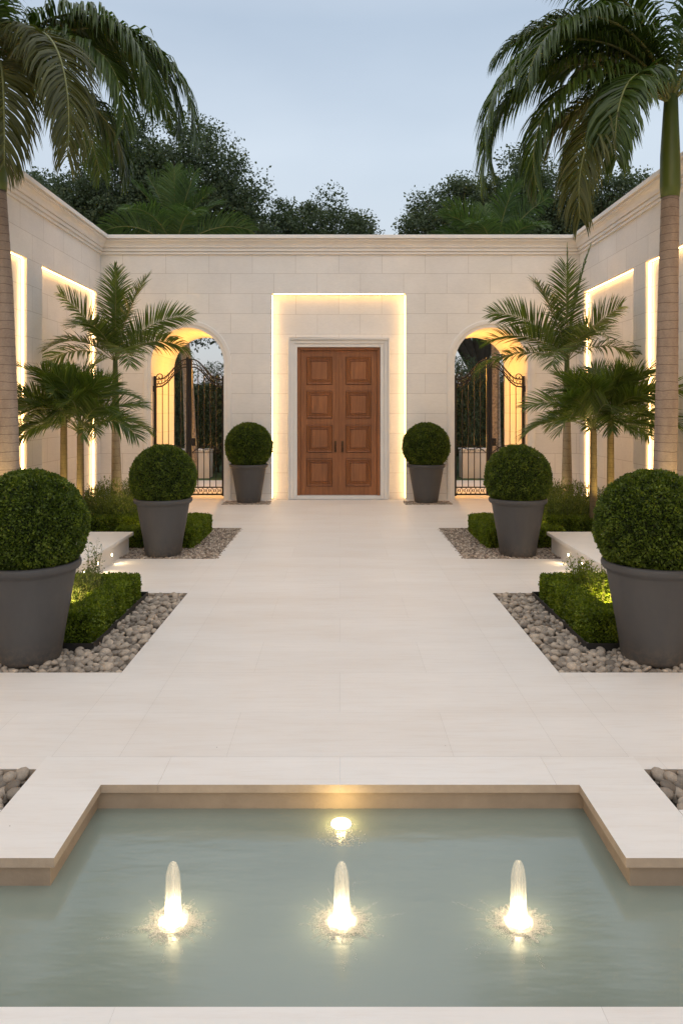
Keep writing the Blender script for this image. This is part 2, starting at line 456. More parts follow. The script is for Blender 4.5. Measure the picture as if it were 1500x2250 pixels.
# soil pits of the beds: side faces and bottom
so_ = MB()
def pit(x0, x1, y0, y1, d=.045):
    so_.quad((x0, y0, -d), (x1, y0, -d), (x1, y1, -d), (x0, y1, -d))
    for a, b in (((x0, y0), (x1, y0)), ((x1, y0), (x1, y1)), ((x1, y1), (x0, y1)), ((x0, y1), (x0, y0))):
        so_.quad((a[0], a[1], -d), (b[0], b[1], -d), (b[0], b[1], -.001), (a[0], a[1], -.001), 1)
for s in (-1, 1):
    for (a, b, c, d) in ((1.372, WX, 4.572, 6.548), (1.372, WX, 8.052, 10.148), (1.392, 3.2, 3.0, 3.338)):
        pit(min(s*a, s*b), max(s*a, s*b), c, d)
    a, b = 3.0, WX
    x0, x1 = min(s*a, s*b), max(s*a, s*b)
    so_.quad((x0, 10.15, .012), (x1, 10.15, .012), (x1, 12.7, .012), (x0, 12.7, .012))
tag(so_.build('soil', [M['soil'], M['coping_side']]), kind='structure')

# ------------------------------------------------------------------ walls
def polyholes(outer, holes):
    loops = [[Vector((x, z, 0)) for x, z in outer]] + [[Vector((x, z, 0)) for x, z in h] for h in holes]
    tris = tessellate_polygon(loops)
    pts = [p for l in loops for p in l]
    return [(p.x, p.y) for p in pts], tris
def slab_wall(mb, outer, holes, y0, y1, back=True, hole_walls=True, mi=0, edges=True):
    pts, tris = polyholes(outer, holes)
    n = len(pts)
    mb.add([(x, y0, z) for x, z in pts], tris, mi)
    if back: mb.add([(x, y1, z) for x, z in pts], [tuple(reversed(t)) for t in tris], mi)
    for L, on in [(outer, edges)] + [(h, hole_walls) for h in holes]:
        if not on: continue
        k = len(L)
        for i in range(k):
            a, b = L[i], L[(i+1) % k]
            mb.add([(a[0], y0, a[1]), (b[0], y0, b[1]), (b[0], y1, b[1]), (a[0], y1, a[1])], [(0, 1, 2, 3)], mi)
def arch_pts(cx, r, zs, zb, n=28):
    p = [(cx-r, zb)]
    for i in range(n+1):
        a = pi - pi*i/n
        p.append((cx+r*cos(a), zs+r*1.0*sin(a)))
    p.append((cx+r, zb))
    return p

RD = .12                      # recess depth
RX0, RX1, RZ = CX-1.222, CX+1.222, 3.775
DX0, DX1, DZ0, DZ1 = CX-.765, CX+.765, .065, 2.80
bw = empty('courtyard_wall', (0, WY, 0), label='back limestone wall with the carved double doors between two gated arches', cat='wall')
bw_off = Vector((0, WY, 0))
mb = MB()
ZB = -.02
WO = [(-WX-.4, ZB), (WX+.4, ZB), (WX+.4, TOP-.03), (-WX-.4, TOP-.03)]
arches = [arch_pts(c, AR, ASP, ZB+.001) for c in AX]
rec = [(RX0, ZB+.001), (RX0, RZ), (RX1, RZ), (RX1, ZB+.001)]
slab_wall(mb, WO, [rec]+arches, 0, RD, back=False, edges=False)
door_o = [(DX0-.006, ZB+.001), (DX0-.006, DZ1+.006), (DX1+.006, DZ1+.006), (DX1+.006, ZB+.001)]
slab_wall(mb, WO, [door_o]+arches, RD, TH, back=True)
mb.build('masonry', M['stone'], bw)
# door surround: profile swept round the door (fascia, step, outer bead)
def surround():
    m = MB()
    y = RD
    def frame(w0, w1, out):
        x0o, x1o, zo = DX0-w1, DX1+w1, DZ1+w1
        x0i, x1i, zi = DX0-w0, DX1+w0, DZ1+w0
        yb = y-.001
        m.box(x0o, x0i, out, yb, 0, zo); m.box(x1i, x1o, out, yb, 0, zo); m.box(x0i, x1i, out, yb, zi, zo)
    frame(.0, .065, y-.065); frame(.065, .13, y-.085); frame(.13, .165, y-.115)
    m.box(DX0, DX1, y-.085, y+.10, 0, DZ0)
    return m
surround().build('door_surround', M['white_trim'], bw, bevel=.006)
# arch mouldings
for c in AX:
    m = MB()
    prof = [(0, -.012), (.055, -.012), (.062, -.03), (.125, -.03), (.14, -.018), (.14, .004), (0, .004)]
    n = 32
    path = [((-1, 0), -1, 0.0)]
    rows = []
    def row(dx, dz, px, pz): rows.append([(px+dx*o, y_, pz+dz*o) for o, y_ in prof])
    row(-1, 0, c-AR, 0.0)
    for i in range(n+1):
        a = pi-pi*i/n
        row(cos(a), sin(a), c+AR*cos(a), ASP+AR*sin(a))
    row(1, 0, c+AR, 0.0)
    k = len(prof)
    m.add([p for r_ in rows for p in r_], [(i*k+j, i*k+(j+1) % k, (i+1)*k+(j+1) % k, (i+1)*k+j) for i in range(len(rows)-1) for j in range(k)])
    m.build('arch_moulding', M['trim'], bw)
# doors
def ringpanel(m, x0, x1, z0, z1, y, prof):
    L = []
    for ins, h in prof:
        L.append([(x0+ins, y-h, z0+ins), (x1-ins, y-h, z0+ins), (x1-ins, y-h, z1-ins), (x0+ins, y-h, z1-ins)])
    vs = [p for l in L for p in l]; fs = []
    for i in range(len(L)-1):
        for j in range(4): fs.append((i*4+j, i*4+(j+1) % 4, (i+1)*4+(j+1) % 4, (i+1)*4+j))
    b = (len(L)-1)*4; fs.append((b, b+1, b+2, b+3))
    m.add(vs, fs)
JX = .055
m = MB(); yd = RD+.02
m.box(DX0, DX0+JX, yd-.02, yd+.12, DZ0, DZ1); m.box(DX1-JX, DX1, yd-.02, yd+.12, DZ0, DZ1); m.box(DX0+JX, DX1-JX, yd-.02, yd+.12, DZ1-.055, DZ1); m.box(DX0+JX, DX1-JX, yd+.105, yd+.115, DZ0-.05, DZ1-.056)
m.build('door_frame', M['wood'], bw, bevel=.004)
PZ = [(.225, .745), (.85, 1.37), (1.485, 2.0), (2.11, 2.63)]
for s in (-1, 1):
    x0, x1 = (DX0+JX+.003, CX-.003) if s < 0 else (CX+.003, DX1-JX-.003)
    m = MB(); yf = yd+.03
    pa, pb = (CX-.60, CX-.115) if s < 0 else (CX+.128, CX+.60)
    z0_, z1_ = DZ0+.004, DZ1-.058
    slab_wall(m, [(x0, z0_), (x1, z0_), (x1, z1_), (x0, z1_)], [[(pa, a), (pb, a), (pb, b), (pa, b)] for a, b in PZ], yf, yf+.05, hole_walls=False)
    # slightly proud stiles at the meeting edge
    if s < 0: m.box(x1-.045, x1, yf-.014, yf+.004, DZ0+.006, DZ1-.06)
    else: m.box(x0, x0+.03, yf-.007, yf+.004, DZ0+.006, DZ1-.06)
    for z0, z1 in PZ:
        ringpanel(m, pa, pb, z0, z1, yf, [(0, 0), (.001, -.020), (.010, -.020), (.013, .014), (.022, .022), (.034, .018), (.046, -.004), (.056, -.004), (.060, .006), (.070, .008), (.082, -.016), (.092, -.016), (.096, -.002), (.10, 0)])
    m.box(x0+.002, x1-.002, yf+.052, yf+.07, z0_+.002, z1_-.002)
    d = m.build('door', M['wood'], bw, bevel=0)
    h = MB(); hx = CX-.062 if s < 0 else CX+.068
    h.box(hx-.02, hx+.02, yf-.024, yf-.0155 if s < 0 else yf-.001, .86, 1.07)
    h.tube([(hx, yf-.02, 1.02), (hx, yf-.07, 1.02), (hx, yf-.075, .95), (hx, yf-.06, .90), (hx, yf-.02, .90)], .008, 8)
    h.tube([(hx, yf-.02, 1.05), (hx, yf-.035, 1.05)], .014, 10)
    h.build('handle', M['bronze'], d)
# LED strips of the door recess
def strip(parent, a, b, c, name='light_strip'):
    m = MB(); m.box(a[0], b[0], a[1], b[1], a[2], b[2]); return m.build(name, M['led'], parent)
e = .012
strip(bw, (RX0+.001, RD-.085, .03), (RX0+e, RD-.065, RZ-.03), 0)
strip(bw, (RX1-e, RD-.085, .03), (RX1-.001, RD-.065, RZ-.03), 0)
strip(bw, (RX0+.03, RD-.085, RZ-e*.6), (RX1-.03, RD-.065, RZ-.001), 0)

# cornice: profile (out, z) swept along each wall with mitres
CP = [(0, 4.488), (.035, 4.488), (.035, 4.528), (.022, 4.530), (.022, 4.536), (.058, 4.540), (.058, 4.588), (.044, 4.590), (.044, 4.597), (.078, 4.600), (.084, 4.630), (.100, 4.662), (.128, 4.688), (.150, 4.696), (.150, 4.704), (.166, 4.706), (.166, 4.730), (.154, 4.732), (.154, 4.739), (.205, 4.742), (.205, TOP-.006), (.198, TOP), (-.45, TOP), (-.45, TOP-.029), (0, TOP-.029)]
def cornice(parent, fn):
    m = MB(); k = len(CP); rows = [[fn(o, z, t) for o, z in CP] for t in (0, 1)]
    m.add(rows[0]+rows[1], [(j, (j+1) % k, k+(j+1) % k, k+j) for j in range(k)])
    m.add(rows[0], [tuple(range(k))]); m.add(rows[1], [tuple(range(k))])
    return m.build('cornice', M['trim'], parent)
cornice(bw, lambda o, z, t: ((-1 if t == 0 else 1)*(WX-o), -o, z))

YN = -4.0
def side_wall(s, recs, label):
    r = empty('courtyard_wall', (s*WX, 0, 0), label=label, cat='wall', group='side walls of the courtyard')
    m = MB()
    D = .10
    t1 = .45
    def P(x, y, z): return (s*x, y, z)
    # front skin with recess holes, drawn in (y,z)
    WO = [(YN, -.05), (WY, -.05), (WY, TOP-.03), (YN, TOP-.03)]
    hs = [[(a, .06), (a, RZ), (b, RZ), (b, .06)] for a, b in recs]
    pts, tris = polyholes(WO, hs)
    m.add([P(0, y, z) for y, z in pts], tris)
    for h in hs:
        for i in range(4):
            a, b = h[i], h[(i+1) % 4]
            m.quad(P(0, a[0], a[1]), P(0, b[0], b[1]), P(D, b[0], b[1]), P(D, a[0], a[1]))
        m.quad(P(D, h[0][0], .06), P(D, h[1][0], RZ), P(D, h[2][0], RZ), P(D, h[3][0], .06))
    m.quad(P(t1, YN, -.05), P(t1, WY, -.05), P(t1, WY, TOP-.03), P(t1, YN, TOP-.03))
    m.quad(P(0, YN, -.05), P(t1, YN, -.05), P(t1, YN, TOP-.03), P(0, YN, TOP-.03))
    m.build('masonry', M['stone'], r)
    cornice(r, lambda o, z, t: (-s*o, YN if t == 0 else WY-o, z))
    for a, b in recs:
        for y0, y1, z0, z1 in ((b-.014, b-.001, .09, RZ-.02), (a+.001, a+.014, .09, RZ-.02)):
            q = MB(); q.box(min(s*(D-.05), s*(D-.03)), max(s*(D-.05), s*(D-.03)), y0, y1, z0, z1); q.build('light_strip', M['led'], r)
        q = MB(); q.box(min(s*(D-.05), s*(D-.03)), max(s*(D-.05), s*(D-.03)), a+.02, b-.02, RZ-.010, RZ-.001); q.build('light_strip', M['led'], r)
    return r
side_wall(-1, [(10.72, 13.12), (7.75, 10.2), (4.8, 7.2), (1.9, 4.3)], 'long limestone side wall on the left with lit recessed panels')
side_wall(1, [(10.9, 13.12), (8.0, 10.46), (5.0, 7.5), (2.0, 4.5)], 'long limestone side wall on the right with lit recessed panels')
for c, s in zip(AX, (1, -1)):
    l = point('passage_light', bw, (c+s*(AR-.12), 1.1, 2.35), 70, (1, .44, .07), .06)
    l2 = point('passage_light', bw, (c+s*(AR-.10), .95, 1.0), 22, (1, .54, .16), .06)

# ------------------------------------------------------------------ gates
def make_gate(label):
    """origin on the ground at the middle of the arch; 1.30 m wide"""
    root = empty('metal_gate', (0, 0, 0), label=label, cat='gate', group='wrought iron gates in the arches')
    Wd = .652
    def ztop(u): # u 0 hinge .. 1 centre
        return 2.215 + .365*(.5-.5*cos(pi*min(1, max(0, (u-.12)/.86))))
    m = MB(); m.box(-.052, -.003, -.03, .03, .06, 2.62); m.box(.003, .052, -.03, .03, .06, 2.60)
    m.build('centre_post', M['iron'], root, bevel=.004)
    for s in (-1, 1):
        lf = MB()
        X = lambda u: s*(Wd-.045 - u*(Wd-.045-.05))
        lf.box(min(s*Wd, s*(Wd-.045)), max(s*Wd, s*(Wd-.045)), -.025, .025, .05, 2.27)
        for z, h in ((.065, .03), (.20, .022)):
            lf.box(min(X(0), X(1)), max(X(0), X(1)), -.012, .012, z, z+h)
        us = [i/24 for i in range(25)]
        for dz, rr in ((0, .013), (-.09, .009), (-.145, .013)):
            lf.tube([(X(u), 0, ztop(u)+dz*(1-.15*sin(pi*u))) for u in us], rr, 8)
        for i in range(4):
            u = .2+.2*i
            lf.tube([(X(u), 0, .2), (X(u), 0, ztop(u)-.14)], .0085, 6)
        leaf = lf.build('leaf', M['iron'], root)
        sw = MB()
        # scroll at the hinge end of the top rail
        sp_ = [(X(0)-s*(.075-.075*cos(a)*(1-a/9)) if False else X(0)-s*(.07+(.07*(1-a/8.5))*cos(pi+a)), 0, 2.235+.07*(1-a/8.5)*sin(a)+.02) for a in [i*.35 for i in range(20)]]
        sw.tube(sp_, .0095, 6)
        random.seed(11 if s > 0 else 23)
        # leafy tangle between the top rails
        for i in range(9):
            u = .03+.11*i; z0 = ztop(u)-.13; z1 = ztop(min(1, u+.1))-.02
            sw.tube([(X(u), 0, z0), (X(u+.03), .004, (z0+z1)/2+.02), (X(min(.98, u+.1)), 0, z1)], .005, 5)
            if i < 4:
                sw.tube([(X(u), 0, z1-.01), (X(u+.06), 0, (z0+z1)/2), (X(u+.09), 0, z0+.02)], .0045, 5)
                sw.tube([(X(u+.02), 0, z0+.03), (X(u+.04), 0, z0+.15), (X(u+.015), 0, z0+.19)], .004, 5)
        sw.build('top_scrollwork', M['iron'], leaf); sw = MB()
        # waist ornament: arches and curves at hip height
        zc = .86
        sw.tube([(X(.0+i/12*.98), 0, zc+.13*sin(pi*i/12)) for i in range(13)], .008, 6)
        sw.tube([(X(.0+i/12*.98), 0, zc+.16-.11*sin(pi*i/12)) for i in range(13)], .007, 6)
        sw.tube([(X(i/8), 0, zc-.01) for i in range(9)], .006, 6)
        for i in range(5):
            u = .08+.18*i
            sw.tube([(X(u), 0, zc), (X(u+.05), 0, zc+.09), (X(u+.12), 0, zc+.03)], .0045, 5)
        sw.build('waist_scrollwork', M['iron'], leaf); sw = MB()
        # bottom border of crossing arcs
        for i in range(6):
            u = .02+.155*i
            sw.tube([(X(u), 0, .09), (X(u+.03), 0, .16), (X(u+.09), 0, .13), (X(u+.15), 0, .20)], .0055, 5)
            sw.tube([(X(u), 0, .20), (X(u+.05), 0, .15), (X(u+.10), 0, .17), (X(u+.14), 0, .09)], .005, 5)
            sw.tube([(X(u+.07)+.018*cos(a), 0, .145+.022*sin(a)) for a in [j*pi/4 for j in range(9)]], .004, 5)
        sw.build('bottom_scrollwork', M['iron'], leaf)
        for z in (.30, 1.15, 1.98):
            h = MB(); h.box(min(s*Wd, s*(Wd+.018)), max(s*Wd, s*(Wd+.018)), -.03, .03, z, z+.11)
            h.build('hinge', M['iron'], leaf)
    lk = MB(); lk.box(.056, .125, -.032, .02, .98, 1.12); lk.tube([(.09, -.03, 1.05), (.09, -.07, 1.05), (.13, -.075, 1.05)], .007, 6)
    lk.build('lock', M['iron'], root)
    return root
g1 = make_gate('black iron double gate in the arch left of the wooden doors')
g1.location = (AX[0], WY+.16, 0)
g2_ = copy_tree(g1); g2_.location = (AX[1], WY+.16, 0)
g2_['label'] = 'black iron double gate in the arch right of the wooden doors'

# ------------------------------------------------------------------ pool
PX = 1.05; PF = 3.2; PS = 2.677; PN = 2.01; WZ = -.115; PW = 3.05
def coping_mat(m, x0, x1, y0, y1):
    m.box(x0, x1, y0, y1, -.034, .0015)
cp = MB(); g = .0004
segs = []
xs = [-1.39, -.80, 0.0, .95, 1.39]
for a, b in zip(xs[:-1], xs[1:]): segs.append((a+g, b-g, PF, 3.458))
for s in (-1, 1):
    for a, b in ((PS, 3.0), (3.0, PF)) if False else ((PS, PF-g),):
        segs.append((min(s*PX, s*(1.39)), max(s*PX, s*1.39), a, b))
    segs.append((min(s*1.392, s*2.3), max(s*1.392, s*2.3), PS, 3.0))
    segs.append((min(s*2.302, s*3.2), max(s*2.302, s*3.2), PS, 3.0))
    segs.append((min(s*PW, s*3.2), max(s*PW, s*3.2), PN, PS-g))
for a, b in zip([-3.2, -2.1, -.62, .72, 2.0, 3.2][:-1], [-3.2, -2.1, -.62, .72, 2.0, 3.2][1:]): segs.append((a+g/2, b-g/2, 1.62, PN))
PLAN = []
pvv = []; pff = []; ptone = []; pmi = []
for x0, x1, y0, y1 in segs:
    b = len(pvv); tn = .75+.25*random.random()
    pvv += [(x0,y0,-.034),(x1,y0,-.034),(x1,y1,-.034),(x0,y1,-.034),(x0,y0,.0015),(x1,y0,.0015),(x1,y1,.0015),(x0,y1,.0015)]
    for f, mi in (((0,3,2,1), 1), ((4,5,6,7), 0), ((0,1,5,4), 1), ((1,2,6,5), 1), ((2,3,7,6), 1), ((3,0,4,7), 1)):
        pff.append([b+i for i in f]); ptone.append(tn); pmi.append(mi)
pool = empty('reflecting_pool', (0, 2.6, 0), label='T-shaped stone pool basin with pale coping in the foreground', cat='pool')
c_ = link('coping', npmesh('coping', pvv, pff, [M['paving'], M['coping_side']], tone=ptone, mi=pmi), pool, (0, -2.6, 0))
bs = MB(); iw = .022
def wallseg(a, b):
    bs.quad((a[0], a[1], -.6), (b[0], b[1], -.6), (b[0], b[1], -.034), (a[0], a[1], -.034))
PO = [(-PX-iw, PF+iw), (PX+iw, PF+iw), (PX+iw, PS+iw), (PW+iw, PS+iw), (PW+iw, PN-iw), (-PW-iw, PN-iw), (-PW-iw, PS+iw), (-PX-iw, PS+iw)]
for i in range(8): wallseg(PO[i], PO[(i+1) % 8])
pts, tris = polyholes(PO, [])
bs.add([(x, y, -.6) for x, y in pts], tris)
bs.build('basin', M['basin'], pool, (0, -2.6, 0))
def watermat():
    m, nt, b, _ = newmat('pool_water')
    geo = nd(nt, 'ShaderNodeNewGeometry')
    f0 = noise(nt, .9, 3, .5, vec=geo.outputs['Position'])
    c = ramp(nt, f0, [(.3, (.225, .265, .225)), (.7, (.265, .31, .265))])
    nt.links.new(c, b.inputs['Base Color'])
    b.inputs['Roughness'].default_value = .17; b.inputs['IOR'].default_value = 1.9
    f = noise(nt, 3.2, 3, .5, vec=geo.outputs['Position'], stretch=(.7, 2.4, 1))
    h = noise(nt, 16, 2, .5, vec=geo.outputs['Position'], stretch=(.6, 2.0, 1))
    a = nd(nt, 'ShaderNodeMath', op='MULTIPLY_ADD'); nt.links.new(h, a.inputs[0]); a.inputs[1].default_value = .10; nt.links.new(f, a.inputs[2])
    bump(nt, a.outputs[0], b, .22, .02)
    return m
wm = MB(); wm.add([(x, y, WZ) for x, y in pts], tris)
tag(wm.build('water', watermat()), kind='structure')
M['jet'], nt, b, out = newmat('foaming_water')
b.inputs['Base Color'].default_value = (.93, .93, .90, 1); b.inputs['Roughness'].default_value = .35
tr = nd(nt, 'ShaderNodeBsdfTransparent'); tl = nd(nt, 'ShaderNodeBsdfTranslucent'); tl.inputs[0].default_value = (.95, .93, .88, 1)
mx = nd(nt, 'ShaderNodeMixShader'); mx.inputs[0].default_value = .5; nt.links.new(b.outputs[0], mx.inputs[1]); nt.links.new(tl.outputs[0], mx.inputs[2])
lw = nd(nt, 'ShaderNodeLayerWeight'); lw.inputs[0].default_value = .35
f = noise(nt, 60, 3, .6, stretch=(1, 1, .06))
fm = nd(nt, 'ShaderNodeMapRange'); nt.links.new(f, fm.inputs[0]); fm.inputs[1].default_value = .3; fm.inputs[2].default_value = .7; fm.inputs[3].default_value = .08; fm.inputs[4].default_value = .36
mx2 = nd(nt, 'ShaderNodeMixShader'); nt.links.new(fm.outputs[0], mx2.inputs[0]); nt.links.new(tr.outputs[0], mx2.inputs[1]); nt.links.new(mx.outputs[0], mx2.inputs[2]); nt.links.new(mx2.outputs[0], out.inputs[0])
M['drop'], nt, b, out = newmat('water_droplets')
b.inputs['Base Color'].default_value = (.95, .93, .88, 1); b.inputs['Roughness'].default_value = .08
tl = nd(nt, 'ShaderNodeBsdfTranslucent'); tl.inputs[0].default_value = (.95, .93, .88, 1)
mx = nd(nt, 'ShaderNodeMixShader'); mx.inputs[0].default_value = .55; nt.links.new(b.outputs[0], mx.inputs[1]); nt.links.new(tl.outputs[0], mx.inputs[2]); nt.links.new(mx.outputs[0], out.inputs[0])

def ico(sub):
    bm = bmesh.new(); bmesh.ops.create_icosphere(bm, subdivisions=sub, radius=1)
    v = np.array([p.co[:] for p in bm.verts]); f = np.array([[q.index for q in p.verts] for p in bm.faces]); bm.free(); return v, f
ICO1 = ico(1); ICO2 = ico(2)
def blobs(P, R3, tmpl, rng, jitter=0.0):
    """P centres, R3 (n,3) radii, random rotations"""
    v, f = tmpl; n = len(P)
    q = unit(rng.normal(size=(n, 4)))
    a, b, c, d = q.T
    R = np.stack([1-2*(c*c+d*d), 2*(b*c-a*d), 2*(b*d+a*c), 2*(b*c+a*d), 1-2*(b*b+d*d), 2*(c*d-a*b), 2*(b*d-a*c), 2*(c*d+a*b), 1-2*(b*b+c*c)], 1).reshape(n, 3, 3)
    vv = v[None]*R3[:, None, :]
    if jitter: vv = vv*(1+jitter*rng.normal(size=(n, len(v), 1)))
    vv = np.einsum('nij,nkj->nki', R, vv)+P[:, None]
    ff = f[None]+(np.arange(n)*len(v))[:, None, None]
    return vv.reshape(-1, 3), ff.reshape(-1, 3)

def make_jet(x, y, h, seed, label):
    r = empty('fountain_jet', (x, y, WZ), label=label, cat='fountain jet', group='lit water jets in the pool')
    rg = np.random.default_rng(seed)
    m = MB()
    pr = []
    N = 26
    for i in range(N+1):
        t = i/N
        rad = .023*(1+.28*(1-t))*sqrt(max(0, 1-(max(0, t-.72)/.28)**2)) if t > .72 else .023*(1+.28*(1-t))
        pr.append((max(rad, .0006), .0+h*t))
    m.lathe(pr, 28)
    m.lathe([(.011*(1-.4*i/10), h*.9*i/10) for i in range(11)], 14)
    m.build('water_column', M['jet'], r)
    l = MB(); l.lathe([(.046, -.004), (.045, .003), (.035, .010), (.018, .014), (.001, .015)], 32)
    l.build('lamp_lens', M['pool_lamp'], r)
    # splash droplets in ragged rays, also shaped as the lamp's starburst glow
    nr = 26; n1 = 6500; n2 = 6000
    rays = np.linspace(0, 2*pi, nr, endpoint=False)+rg.normal(size=nr)*.10
    rl = rg.uniform(.075, .135, nr); rl[rg.choice(nr, 8, replace=False)] *= 1.75
    k = rg.integers(0, nr, n1); u = rg.random(n1)**1.7
    A = rays[k]+rg.normal(size=n1)*(.105*(1-u)**1.2+.012)
    Rr = .040+(rl[k]-.040)*u
    A = np.concatenate([A, rg.uniform(0, 2*pi, n2)]); Rr = np.concatenate([Rr, .042+.055*rg.random(n2)**2.2])
    Rr *= np.where(np.abs(np.cos(A)) > .85, 1.15, 1)
    z = .001+.016*rg.random(len(A))*np.exp(-((Rr-.03)/.04))
    c_, s_ = np.cos(A), np.sin(A)
    sz = (.00035+.0010*rg.random(len(A))**2.2)*np.clip(1.5-Rr/.12, .45, 1)
    v_, f_ = ICO1
    el = 1+2.2*rg.random(len(A))
    lx = v_[None, :, 0]*(sz*el)[:, None]; ly = v_[None, :, 1]*sz[:, None]; lz = v_[None, :, 2]*sz[:, None]*.7
    V = np.stack([(Rr*c_)[:, None]+lx*c_[:, None]-ly*s_[:, None], (Rr*s_)[:, None]+lx*s_[:, None]+ly*c_[:, None], z[:, None]+lz], 2).reshape(-1, 3)
    Fc = (f_[None]+(np.arange(len(A))*len(v_))[:, None, None]).reshape(-1, 3)
    sp_ = link('splash', npmesh('splash', V, Fc, M['drop'], smooth=True), r); sp_['kind'] = 'stuff'
    point('jet_light', r, (0, 0, .034), 2.6, (1, .78, .44), .018)
    return r
make_jet(-.573, 2.50, .215, 5, 'lit bubbling water jet on the left side of the pool')
make_jet(.005, 2.50, .215, 6, 'lit bubbling water jet in the middle of the pool')
make_jet(.611, 2.50, .22, 8, 'lit bubbling water jet on the right side of the pool')
r = empty('pool_light', (.004, 3.10, WZ), label='round glowing pool light under the far coping', cat='pool light')
l = MB(); l.lathe([(.044, .001), (.042, .006), (.025, .009), (.001, .010)], 32); l.build('lens', M['pool_lamp'], r)
rg = np.random.default_rng(77); n = 700
u = rg.random(n)**1.4; P = np.stack([rg.normal(size=n)*(.022+.02*u), .02-.16*u-.02, .001+0*u], 1)
V, Fc = blobs(P, (.0006+.001*rg.random(n))[:, None]*np.array([[3.5, 1, .5]]), ICO1, rg)  # lamp glints on the water, modelled as tiny pale blobs
q = link('ripple_glints', npmesh('ripple_glints', V, Fc, M['drop'], smooth=True), r); q['kind'] = 'stuff'
point('pool_glow', r, (0, 0, .035), 1.0, (1, .72, .26), .02)

# ------------------------------------------------------------------ pebbles and gravel
def scatter(x0, x1, y0, y1, sp, rg, avoid=()):
    nx, ny = int((x1-x0)/sp), int((y1-y0)/sp)
    gx, gy = np.meshgrid(np.arange(nx), np.arange(ny)); gx = gx.ravel()+.5*(gy.ravel() % 2); gy = gy.ravel()
    P = np.stack([x0+sp*.5+gx*sp, y0+sp*.5+gy*sp], 1)+rg.uniform(-.33, .33, (nx*ny, 2))*sp
    ok = (P[:, 0] < x1-sp*.35) & (P[:, 0] > x0+sp*.35) & (P[:, 1] > y0+sp*.35) & (P[:, 1] < y1-sp*.35)
    for a in avoid:
        ok &= ~((P[:, 0] > a[0]) & (P[:, 0] < a[1]) & (P[:, 1] > a[2]) & (P[:, 1] < a[3]))
    return P[ok]
def pebbles(name, x0, x1, y0, y1, sp, mat, seed, avoid=(), layers=2, tmpl=ICO2, z=-.03, flat=.62, jit=.0, smooth=True):
    rg = np.random.default_rng(seed)
    VV = []; FF = []; T = []; b = 0
    for L in range(layers):
        P = scatter(x0, x1, y0, y1, sp, rg, avoid)
        if L: P = P[rg.random(len(P)) < .6]
        n = len(P)
        s = sp*(.42+.28*rg.random((n, 1))**1.3)
        R3 = s*np.concatenate([1.0+.35*rg.random((n, 1)), .85+.2*rg.random((n, 1)), flat+.2*rg.random((n, 1))], 1)
        Z = z+L*sp*.42+rg.uniform(-.2, .2, n)*sp*.4
        # rotate mostly about z: build with small tilt
        v, f = tmpl
        az = rg.uniform(0, 2*pi, n); tl = rg.normal(size=(n, 2))*.25
        vv = v[None]*R3[:, None, :]
        if jit: vv = vv*(1+jit*rg.normal(size=(n, len(v), 1)))
        c, s_ = np.cos(az)[:, None], np.sin(az)[:, None]
        x = vv[:, :, 0]*c-vv[:, :, 1]*s_; y = vv[:, :, 0]*s_+vv[:, :, 1]*c
        zz = vv[:, :, 2]+tl[:, :1]*x+tl[:, 1:]*y
        VV.append(np.stack([x+P[:, :1], y+P[:, 1:], zz+Z[:, None]], 2).reshape(-1, 3))
        FF.append((f[None]+(np.arange(n)*len(v))[:, None, None]).reshape(-1, 3)+b); b += n*len(v)
        T.append(np.repeat(np.clip(rg.normal(.5, .25, n), 0, 1), len(f)))
    return npmesh(name, np.concatenate(VV), np.concatenate(FF), mat, tone=np.concatenate(T), smooth=smooth)
# bed 1: river pebbles growing coarser to the front
me = pebbles('pebbles', 1.37, 3.3, 4.57, 6.55, .048, M['pebble'], 1, avoid=((1.82, 9, 5.12, 6.45),))
for s in (-1, 1):
    o = link('pebbles', me); o.scale = (s, 1, 1)
    tag(o, label='tan river pebbles round the near planter on the '+('left' if s < 0 else 'right'), cat='pebbles', kind='stuff')
me = pebbles('gravel', 1.335, 2.6, 8.05, 10.15, .026, M['gravel'], 2, avoid=((1.82, 9, 8.7, 9.9),), tmpl=ICO1, z=-.018, jit=.10, smooth=False, flat=.7)
for s in (-1, 1):
    o = link('gravel', me); o.scale = (s, 1, 1)
    tag(o, label='mixed crushed gravel round the middle planter on the '+('left' if s < 0 else 'right'), cat='gravel', kind='stuff')
me = pebbles('pebbles', 1.39, 3.0, 3.0, 3.34, .055, M['pebble'], 4, z=-.04)
for s in (-1, 1):
    o = link('pebbles', me); o.scale = (s, 1, 1)
    tag(o, label='grey river pebbles beside the pool coping on the '+('left' if s < 0 else 'right'), cat='pebbles', kind='stuff')
me = pebbles('gravel', -.42, .42, -.30, .16, .026, M['gravel'], 9, tmpl=ICO1, z=.004, jit=.1, smooth=False, layers=1)
for x, t in ((-1.64, 'left'), (1.54, 'right')):
    o = link('gravel', me, loc=(x, 12.93, 0))
    tag(o, label='thin ring of gravel under the pot %s of the doors' % t, cat='gravel', kind='stuff')

